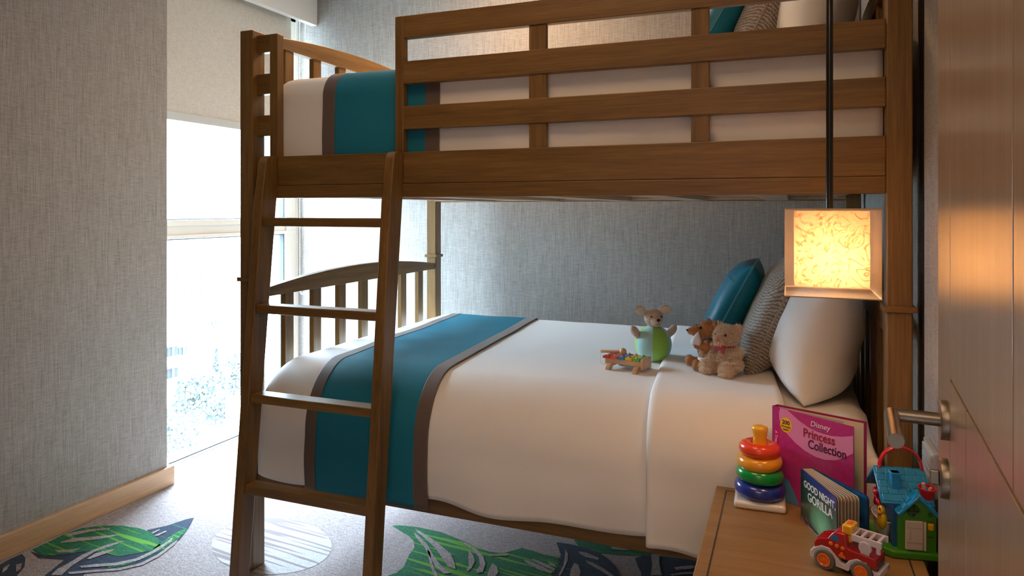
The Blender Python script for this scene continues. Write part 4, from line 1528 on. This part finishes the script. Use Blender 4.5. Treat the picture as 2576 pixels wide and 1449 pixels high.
SLOPE = 0.0
g2 = HY - 0.4376
pan([(g2 + gw, dz(g2 + gw) + gw), (g1 - gw, dz(g1) + gw), (g1 - gw, 2.10), (g2 + gw, 2.10)])
pan([(0, dz(0) + gw), (g2 - gw, dz(g2 - gw) + gw), (g2 - gw, 2.10), (0, 2.10)])
g3 = HY - 0.174
pan([(g3 + gw, 0.008), (g1 - gw, 0.008), (g1 - gw, dz(g1) - gw), (g3 + gw, dz(g3) - gw)])
pan([(0, 0.008), (g3 - gw, 0.008), (g3 - gw, dz(g3) - gw), (0, dz(0) - gw)])
STEEL = mat('satin_steel', (0.26, 0.225, 0.18), 0.30, 1.0, bump=0.15, bscale=1500)
hx = 0.0
zh = 0.995
Mh = Matrix.Translation((hx, HY, zh)) @ Matrix.Rotation(-PI / 2, 4, 'Y')
han = MB().lathe([(0, 0.0), (0.026, 0.0), (0.026, 0.0085), (0.0252, 0.0095), (0.0115, 0.0095), (0.0, 0.0095)], 48, Mh).build('handle_rose', STEEL, door, smooth=True, angle=40)
rl = 0.0090
mb = MB()
ex = -0.066
mb.tube([(-0.009, HY, zh), (ex + rl * 0.0, HY, zh)], rl, 24)
for_ball = mb.ball((ex, HY, zh), rl * 1.03, u=24, v=14)
mb.tube([(ex, HY + 0.0, zh), (ex, HY - 0.125, zh)], rl * 1.02, 24)
mb.build('lever', STEEL, door, smooth=True, angle=50)
Mk = Matrix.Translation((hx, HY, zh - 0.078)) @ Matrix.Rotation(-PI / 2, 4, 'Y')
MB().lathe([(0, 0.0), (0.026, 0.0), (0.026, 0.0085), (0.0252, 0.0095), (0.0, 0.0095)], 48, Mk).build('keyhole_rose', STEEL, door, smooth=True, angle=40)
MB().box(-0.0215, -0.009, HY - 0.0025, HY + 0.0025, zh - 0.088, zh - 0.068).build('thumb_turn', STEEL, door, bevel=0.002)

# ------------------------------------------------------------------ soft toys


def blob(parts, voxel=0.0028, smooth_it=6):
    """ellipsoids (centre, radii, rotation) fused to one continuous skin"""
    mb = MB()
    for c, r, rot in parts:
        mb.ball(c, r, Euler(rot).to_matrix().to_4x4() if rot else None, 24, 16)
    me = bpy.data.meshes.new('tmp')
    mb.bm.to_mesh(me)
    mb.bm.free()
    o = bpy.data.objects.new('tmp', me)
    COL.objects.link(o)
    md = o.modifiers.new('r', 'REMESH')
    md.mode = 'VOXEL'
    md.voxel_size = voxel
    sm = o.modifiers.new('s', 'SMOOTH')
    sm.iterations = smooth_it
    dg = bpy.context.evaluated_depsgraph_get()
    m2 = bpy.data.meshes.new_from_object(o.evaluated_get(dg))
    COL.objects.unlink(o)
    bpy.data.objects.remove(o)
    return m2


def furry(name, me, m_, parent, n, length, width=0.0007, seed=1, curl=0.5):
    """skin plus short tufts growing from it, one mesh"""
    rnd = random.Random(seed)
    bm = bmesh.new()
    bm.from_mesh(me)
    bm.faces.ensure_lookup_table()
    bm.normal_update()
    fs = [(f.calc_center_median().copy(), f.normal.copy()) for f in bm.faces]
    for _ in range(n):
        c, nn = rnd.choice(fs)
        t = Vector((rnd.uniform(-1, 1), rnd.uniform(-1, 1), rnd.uniform(-1, 0.6)))
        d = (nn + t * curl).normalized()
        s = d.cross(Vector((rnd.uniform(-1, 1), rnd.uniform(-1, 1), rnd.uniform(-1, 1)))).normalized() * width
        l = length * rnd.uniform(0.6, 1.2)
        b0 = c - nn * 0.0005 + Vector((rnd.uniform(-1, 1), rnd.uniform(-1, 1), rnd.uniform(-1, 1))) * 0.001
        m1 = b0 + d * l * 0.55
        tip = b0 + (d + t * 0.3).normalized() * l
        v = [bm.verts.new(q) for q in (b0 - s, b0 + s, m1 + s * 0.8, m1 - s * 0.8, tip)]
        bm.faces.new((v[0], v[1], v[2], v[3]))
        bm.faces.new((v[3], v[2], v[4]))
    m2 = bpy.data.meshes.new(name)
    bm.to_mesh(m2)
    bm.free()
    m2.polygons.foreach_set('use_smooth', [True] * len(m2.polygons))
    m2.materials.clear()
    m2.materials.append(m_)
    o = bpy.data.objects.new(name, m2)
    COL.objects.link(o)
    o.parent = parent
    return o


def fur_mat(name, c0, c1):
    m, nt, p = new_mat(name)
    g = nt.nodes.new('ShaderNodeNewGeometry')
    n = tex_noise(nt, g.outputs['Position'], (1, 1, 1), 220, 3, 0.7)
    nt.links.new(ramp(nt, n, [(0.3, c0), (0.7, c1)]), p.inputs['Base Color'])
    p.inputs['Roughness'].default_value = 0.8
    p.inputs['Sheen Weight'].default_value = 0.3
    return m


CREAMFUR = fur_mat('cream_curly_fur', (0.70, 0.50, 0.35), (0.95, 0.80, 0.64))
PADF = fur_mat('pale_paw_pad', (0.62, 0.52, 0.36), (0.72, 0.62, 0.46))
BROWNFUR = fur_mat('ginger_fur', (0.34, 0.14, 0.045), (0.50, 0.24, 0.09))
MOUSEFUR = fur_mat('beige_plush', (0.50, 0.38, 0.30), (0.70, 0.56, 0.46))
EYE = mat('eye_black', (0.005, 0.005, 0.005), 0.15)

# curly cream teddy, sitting, facing left and towards the camera (local +x is its front)
zb = 0.749
tb = thing('teddy_bear', 'curly cream teddy bear with a dark pink bow sitting by the cushions', 'teddy bear', (-0.188, 2.372, zb - 0.001), R(240))
tb.scale = (1.13, 1.13, 1.13)
bodyp = [((0, 0, 0.046), (0.030, 0.031, 0.040), None), ((-0.002, 0, 0.030), (0.032, 0.034, 0.030), None),
         ((0.004, 0, 0.106), (0.030, 0.034, 0.029), None), ((0.028, 0, 0.096), (0.017, 0.019, 0.015), None),
         ((-0.006, 0.031, 0.128), (0.008, 0.012, 0.012), None), ((-0.006, -0.031, 0.128), (0.008, 0.012, 0.012), None),
         ((0.012, 0.034, 0.052), (0.013, 0.012, 0.028), (R(-28), R(-20), 0)), ((0.012, -0.034, 0.052), (0.013, 0.012, 0.028), (R(28), R(-20), 0)),
         ((0.018, 0.044, 0.032), (0.014, 0.013, 0.013), None), ((0.018, -0.044, 0.032), (0.014, 0.013, 0.013), None),
         ((0.030, 0.025, 0.016), (0.032, 0.016, 0.016), (0, 0, R(18))), ((0.030, -0.025, 0.016), (0.032, 0.016, 0.016), (0, 0, R(-18))),
         ((0.056, 0.033, 0.020), (0.013, 0.017, 0.020), (0, 0, R(18))), ((0.056, -0.033, 0.020), (0.013, 0.017, 0.020), (0, 0, R(-18)))]
me = blob(bodyp)
furry('body', me, CREAMFUR, tb, 22000, 0.0105, 0.0009, 2, 1.2)
for s in (1, -1):
    MB().ball((0.0655, 0.036 * s, 0.020), (0.005, 0.0125, 0.0150), Euler((0, 0, R(18) * s)).to_matrix().to_4x4()).build('paw_pad', PADF, tb, smooth=True)
MB().ball((0.0465, 0, 0.101), (0.005, 0.007, 0.0055)).build('nose', mat('nose_tan', (0.42, 0.17, 0.08), 0.6), tb, smooth=True)
MB().ball((0.032, 0.016, 0.113), 0.0038).ball((0.032, -0.016, 0.113), 0.0038).build('eyes', EYE, tb, smooth=True)
RIB = mat('ribbon_crimson', (0.38, 0.006, 0.03), 0.3, sheen=0.3)
mb = MB()
mb.torus(0.024, 0.0025, 32, 8, Matrix.Translation((0.002, 0, 0.080)), 1.6)
for s in (1, -1):
    mb.ball((0.036, 0.011 * s, 0.079), (0.004, 0.0105, 0.0070), Euler((R(12) * s, 0, 0)).to_matrix().to_4x4())
    mb.prism([(0.001 * s, 0.078), (0.010 * s, 0.060), (0.016 * s, 0.064)], 0, 0.036, 0.0385)
mb.ball((0.039, 0, 0.079), (0.004, 0.004, 0.005))
mb.build('bow', RIB, tb, smooth=True, angle=50)

# ginger bear behind, looking left, hankie in its paw
gbz = thing('teddy_bear', 'smooth ginger teddy bear in profile behind the curly cream one', 'teddy bear', (-0.252, 2.418, zb - 0.001), R(205))
gbz.scale = (1.16, 1.16, 1.16)
bp = [((0, 0, 0.042), (0.027, 0.027, 0.040), None), ((0.004, 0, 0.112), (0.030, 0.028, 0.026), None),
      ((0.034, 0, 0.108), (0.022, 0.016, 0.015), None), ((0.052, 0, 0.108), (0.010, 0.011, 0.010), None),
      ((-0.010, 0.026, 0.128), (0.007, 0.011, 0.014), None), ((-0.010, -0.026, 0.128), (0.007, 0.011, 0.014), None),
      ((0.020, 0.027, 0.066), (0.022, 0.011, 0.012), (0, R(-12), R(-12))), ((0.040, 0.020, 0.074), (0.012, 0.012, 0.013), None),
      ((0.012, -0.028, 0.058), (0.012, 0.011, 0.026), (R(20), R(-15), 0)), ((0.020, 0.024, 0.014), (0.030, 0.014, 0.014), (0, 0, R(18))),
      ((0.020, -0.024, 0.014), (0.030, 0.014, 0.014), (0, 0, R(-18))), ((0.046, 0.033, 0.017), (0.013, 0.015, 0.017), None), ((0.046, -0.031, 0.017), (0.013, 0.015, 0.017), None)]
me = blob(bp)
furry('body', me, BROWNFUR, gbz, 12000, 0.0022, 0.0006, 5, 0.6)
MB().ball((0.0625, 0, 0.111), (0.003, 0.0045, 0.003)).build('nose', EYE, gbz, smooth=True)
MB().ball((0.029, 0.0165, 0.119), 0.0042).ball((0.029, -0.0165, 0.119), 0.0042).build('eyes', EYE, gbz, smooth=True)
mb = MB().lathe([(0.0135, -0.004), (0.0150, 0.002), (0.0135, 0.010), (0.007, 0.022), (0.0, 0.034)], 20, Matrix.Translation((0.045, 0.022, 0.078)) @ Matrix.Rotation(R(-14), 4, 'Y'))
tag(mb.build('handkerchief', mat('hankie_white', (0.74, 0.72, 0.80), 0.7), gbz, smooth=True), 'white pointed cloth held in the paw')
MB().torus(0.0265, 0.0045, 32, 8, Matrix.Translation((0.0, 0, 0.026)), 1.7).build('nappy_band', mat('hankie_white', (0.74, 0.72, 0.80), 0.7), gbz, smooth=True)

# round bodied plush mouse in pale blue and green
ms = thing('plush_mouse', 'beige mouse head on a round plush ball of pale blue and lime panels', 'soft toy', (-0.461, 2.557, 0.7255), R(-58))
mb = MB()
rows, cols = 28, 48
rs = []
for i in range(rows + 1):
    th = PI * i / rows
    z = 0.066 - 0.066 * math.cos(th)
    r = 0.066 * math.sin(th) ** 0.86
    if i == 0:
        z = 0.002
    rs.append([Vector((r * math.cos(2 * PI * j / cols), r * math.sin(2 * PI * j / cols), z)) * 1.0 for j in range(cols)])
vv = [[mb.bm.verts.new(p) for p in row] for row in rs[1:-1]]
top = mb.bm.verts.new((0, 0, 0.131))
bot = mb.bm.verts.new((0, 0, 0.002))
seg_of = lambda j: (int(((j - 5) % cols) / (cols / 6))) % 2
for i in range(len(vv) - 1):
    for j in range(cols):
        mb.mi = seg_of(j)
        mb._face([vv[i][j], vv[i][(j + 1) % cols], vv[i + 1][(j + 1) % cols], vv[i + 1][j]])
for j in range(cols):
    mb.mi = seg_of(j)
    mb._face([bot, vv[0][(j + 1) % cols], vv[0][j]])
    mb._face([top, vv[-1][j], vv[-1][(j + 1) % cols]])
AQ = mat('plush_pale_aqua', (0.42, 0.70, 0.68), 0.9, bump=0.6, bscale=260, sheen=0.4)
LM = mat('plush_lime', (0.30, 0.60, 0.09), 0.9, bump=0.6, bscale=260, sheen=0.4)
mb.build('ball_body', [AQ, LM], ms, smooth=True, angle=180)
me = blob([((0.004, 0, 0.160), (0.034, 0.034, 0.033), None), ((0.026, 0, 0.151), (0.025, 0.021, 0.021), None), ((0.0, 0, 0.132), (0.018, 0.018, 0.012), None)], 0.0024)
furry('head', me, MOUSEFUR, ms, 5000, 0.0018, 0.0005, 7)
for s in (1, -1):
    mb = MB().ball((-0.004, 0.047 * s, 0.186), (0.007, 0.023, 0.018), Euler((R(18) * s, 0, R(-14) * s)).to_matrix().to_4x4())
    e = mb.build('ear', MOUSEFUR, ms, smooth=True)
    MB().ball((0.0025, 0.0475 * s, 0.186), (0.0034, 0.0180, 0.0135), Euler((R(18) * s, 0, R(-14) * s)).to_matrix().to_4x4()).build('ear_lining', mat('ear_cream', (0.74, 0.66, 0.54), 0.8), e, smooth=True)
    me = blob([((0.006, 0.070 * s, 0.112), (0.015, 0.014, 0.025), (R(-38) * s, 0, 0)), ((0.002, 0.056 * s, 0.096), (0.013, 0.013, 0.013), None)], 0.0024)
    furry('arm', me, MOUSEFUR, ms, 1800, 0.0018, 0.0005, 9)
MB().ball((0.050, 0, 0.158), (0.0050, 0.0068, 0.0055)).build('nose', EYE, ms, smooth=True)
MB().ball((0.0325, 0.019, 0.168), 0.0032).ball((0.0325, -0.019, 0.168), 0.0032).build('eyes', EYE, ms, smooth=True)
MB().tube([(0.0525, 0, 0.153), (0.0505, 0.001, 0.146), (0.0455, 0.008, 0.140)], 0.0007, 6).tube([(0.0505, 0.001, 0.146), (0.0465, -0.006, 0.140)], 0.0007, 6).build('mouth_stitch', EYE, ms)

# wooden xylophone
BEECH = wood('beech_toy', 0, (0.50, 0.29, 0.15), (0.62, 0.38, 0.21), (0.72, 0.48, 0.30))
xy = thing('toy_xylophone', 'small wooden xylophone with five painted bars beside the plush mouse', 'toy', (-0.525, 2.375, 0.7325), R(-14))
mb = MB()
for x in (-0.045, 0.055):
    mb.prism([(-0.060, 0.0), (-0.040, 0.0), (-0.028, 0.012), (0.028, 0.012), (0.040, 0.0), (0.060, 0.0), (0.056, 0.012), (0.044, 0.022), (-0.044, 0.022), (-0.056, 0.012)], 0, x, x + 0.016)
mb.build('foot', BEECH, xy, bevel=0.002)
mb = MB()
mb.box(-0.056, 0.075, -0.030, -0.022, 0.020, 0.038).box(-0.056, 0.075, 0.022, 0.030, 0.020, 0.038)
mb.box(0.074, 0.084, -0.034, 0.034, 0.012, 0.048).box(-0.060, -0.052, -0.032, 0.032, 0.016, 0.038)
mb.build('sound_box', BEECH, xy, bevel=0.002)
for i, (c, nm) in enumerate((((0.60, 0.02, 0.03), 'bar_red'), ((0.85, 0.09, 0.02), 'bar_orange'), ((0.01, 0.20, 0.60), 'bar_blue'), ((0.90, 0.62, 0.0), 'bar_yellow'), ((0.12, 0.55, 0.05), 'bar_green'))):
    x0 = -0.060 + 0.0262 * i
    hw_ = 0.046 - 0.003 * i
    b_ = MB().prism([(x0, -hw_), (x0 + 0.024, -hw_ + 0.002), (x0 + 0.024, hw_ - 0.002), (x0, hw_)], 2, 0.0385, 0.0465).build('tone_bar', pmat(nm, c, 0.3), xy, bevel=0.001)
    MB().ball((x0 + 0.012, -0.026, 0.0475), (0.0052, 0.0052, 0.0040)).ball((x0 + 0.012, 0.026, 0.0475), (0.0052, 0.0052, 0.0040)).build('peg', BEECH, b_, smooth=True)
ml = thing('toy_mallet', 'small round-headed wooden mallet lying across the xylophone', 'toy mallet', (-0.525, 2.375, 0.7325), R(-14))
mb = MB().tube([(-0.088, -0.004, 0.051), (-0.012, -0.004, 0.0595)], 0.0052, 14)
mb.build('stick', BEECH, ml, smooth=True, angle=50)
MB().ball((-0.004, -0.004, 0.0598), 0.0120).build('mallet_head', BEECH, ml, smooth=True)
pts = []
for i in range(30):
    t = i / 29
    a = 2 * PI * 1.6 * t
    pts.append((-0.088 - 0.012 * math.sin(a * 0.5) * (1 - 0.3 * t) + 0.030 * t, -0.004 - 0.012 * t + 0.008 * math.sin(a), 0.051 - 0.046 * min(1, t * 1.5) + 0.006 * math.sin(a) * (t < 0.7)))
MB().tube([(x, y, max(0.004, z)) for x, y, z in pts], 0.0007, 6).build('cord', mat('cord_cream', (0.7, 0.6, 0.5), 0.7), ml, smooth=True)

# ------------------------------------------------------------------ outside: street, facade and trees seen through the glass
EXT_W = mat('facade_white', (0.36, 0.36, 0.35), 0.8)
EXT_G = mat('facade_glass', (0.032, 0.036, 0.040), 0.5)
gr = MB().box(-90, -3.6, -20, 90, -9.6, -9.5)
struct(gr, 'ground', mat('pale_paving', (0.34, 0.34, 0.33), 0.9), 'pale paved ground far below the window')
fac = thing('apartment_building', 'washed-out white apartment block with rows of windows beyond the glass', 'building', (-30, 30, -9.5))


def ext(px, py, x=-30.0):
    u = (px - 1288) / 1768
    v = (528 - py) / 1768
    s_, c_ = math.sin(CAM_A), math.cos(CAM_A)
    d = Vector((-s_ + u * c_, c_ + u * s_, v))
    q = d * (x / d.x)
    return q.y - 30, q.z + 1.276 + 9.5


bx('facade', EXT_W, fac, -9, 0, -25, 30, 0, 16, 0.0)
bx('parapet', EXT_W, fac, -9.2, 0.25, -25.2, 30.2, 16, 16.5, 0.0)
wins = [(483, 688, 491, 706), (497, 688, 501, 703), (505, 687, 513, 703), (521, 690, 530, 704), (536, 688, 545, 704), (548, 688, 556, 705), (440, 684, 449, 706),
        (480, 726, 486, 740), (503, 727, 510, 742), (520, 726, 530, 741), (538, 724, 556, 740), (437, 810, 448, 826), (458, 807, 478, 830), (521, 804, 531, 820), (532, 804, 542, 820), (543, 804, 559, 820),
        (420, 876, 446, 892), (448, 876, 472, 889), (420, 930, 446, 946), (575, 720, 600, 726), (572, 754, 600, 757), (640, 690, 655, 705), (640, 730, 655, 745), (690, 690, 705, 705), (690, 800, 705, 815)]
for (a, b, c, d) in wins:
    y0, z1 = ext(a, b)
    y1, z0 = ext(c, d)
    w = bx('window', EXT_G, fac, 0, 0.04, min(y0, y1), max(y0, y1), z0, z1, 0.0)
    mb = MB()
    ym_ = (y0 + y1) / 2
    mb.box(0.04, 0.10, ym_ - 0.04, ym_ + 0.04, z0, z1).box(0.0, 0.20, min(y0, y1) - 0.06, max(y0, y1) + 0.06, z0 - 0.10, z0)
    mb.build('window_frame', EXT_W, w)
for py, (pa, pb) in ((862, (400, 476)), (915, (400, 476)), (835, (505, 570))):
    y0, z0 = ext(pa, py)
    y1, _ = ext(pb, py)
    bx('balcony', EXT_W, fac, 0, 1.1, y0, y1, z0 - 0.12, z0 + 0.10, 0.0)
LEAF = mat('pale_tree_leaf', (0.085, 0.110, 0.100), 0.8)
LEAF2 = mat('blue_green_tree_leaf', (0.080, 0.104, 0.104), 0.8)
BARK = mat('tree_bark', (0.12, 0.10, 0.08), 0.9)


def tree(px, h, w, kind, label, seed, x=-26.0):
    s_, c_ = math.sin(CAM_A), math.cos(CAM_A)
    u = (px - 1288) / 1768
    d = Vector((-s_ + u * c_, c_ + u * s_, 0))
    q = d * (x / d.x)
    t = thing('conifer_tree' if kind == 'cone' else 'leafy_tree', label, 'tree', (q.x, q.y, -9.5))
    rnd = random.Random(seed)
    mb = MB()
    nl = 2600
    for i in range(nl):
        if kind == 'cone':
            zz = rnd.random() ** 1.2
            r = w * (1 - zz) * (0.55 + 0.45 * rnd.random()) * (0.7 + 0.3 * math.sin(zz * 42))
            a = rnd.uniform(0, 2 * PI)
            c = Vector((r * math.cos(a), r * math.sin(a), h * (0.12 + 0.88 * zz) - 0.12 * r))
        else:
            k = rnd.randrange(9)
            rr = random.Random(seed * 31 + k)
            cc = Vector((rr.uniform(-0.6, 0.6) * w, rr.uniform(-0.6, 0.6) * w, h * rr.uniform(0.45, 0.85)))
            dv = Vector((rnd.gauss(0, 1), rnd.gauss(0, 1), rnd.gauss(0, 0.8))).normalized() * w * 0.5 * rnd.random() ** 0.4
            c = cc + dv
        s = rnd.uniform(0.05, 0.11)
        e1 = Vector((rnd.uniform(-1, 1), rnd.uniform(-1, 1), rnd.uniform(-1, 1))).normalized() * s
        e2 = e1.orthogonal().normalized() * s * 0.7
        mb._face([mb.bm.verts.new(c + v) for v in (-e1, e2, e1, -e2)])
    mb.build('foliage', LEAF2 if kind == 'cone' else LEAF, t, normals=False)
    MB().tube([(0, 0, 0), (0.05, 0, h * 0.4), (0, 0.05, h * 0.8)], [0.14, 0.10, 0.03], 8).build('trunk', BARK, t)


tree(450, 3.2, 0.9, 'cone', 'slim pale conifer at the left of the window view', 1, -25)
tree(440, 2.1, 1.2, 'leafy', 'low rounded tree under the lit balcony at the left of the view', 2, -24)
tree(500, 3.5, 1.3, 'leafy', 'broad leafy tree in the middle of the window view', 3, -25)
tree(545, 4.0, 0.95, 'cone', 'tall bluish conifer beside the street lamp', 4, -26)
tree(590, 3.4, 1.2, 'leafy', 'leafy tree half hidden behind the bunk bed post', 5, -27)
sl_ = thing('street_lamp', 'street lamp with a white globe among the trees', 'street lamp', (-26, 27.1, -9.5))
s0 = (26 / 26)
u = (571 - 1288) / 1768
dvec = Vector((-math.sin(CAM_A) + u * math.cos(CAM_A), math.cos(CAM_A) + u * math.sin(CAM_A), 0))
sl_.location = (-25.0, dvec.y * (-25.0 / dvec.x), -9.5)
MB().tube([(0, 0, 0), (0, 0, 2.9)], 0.06, 8).build('lamp_post', EXT_W, sl_)
MB().ball((0, 0, 3.05), 0.22).build('globe', EXT_W, sl_, smooth=True)
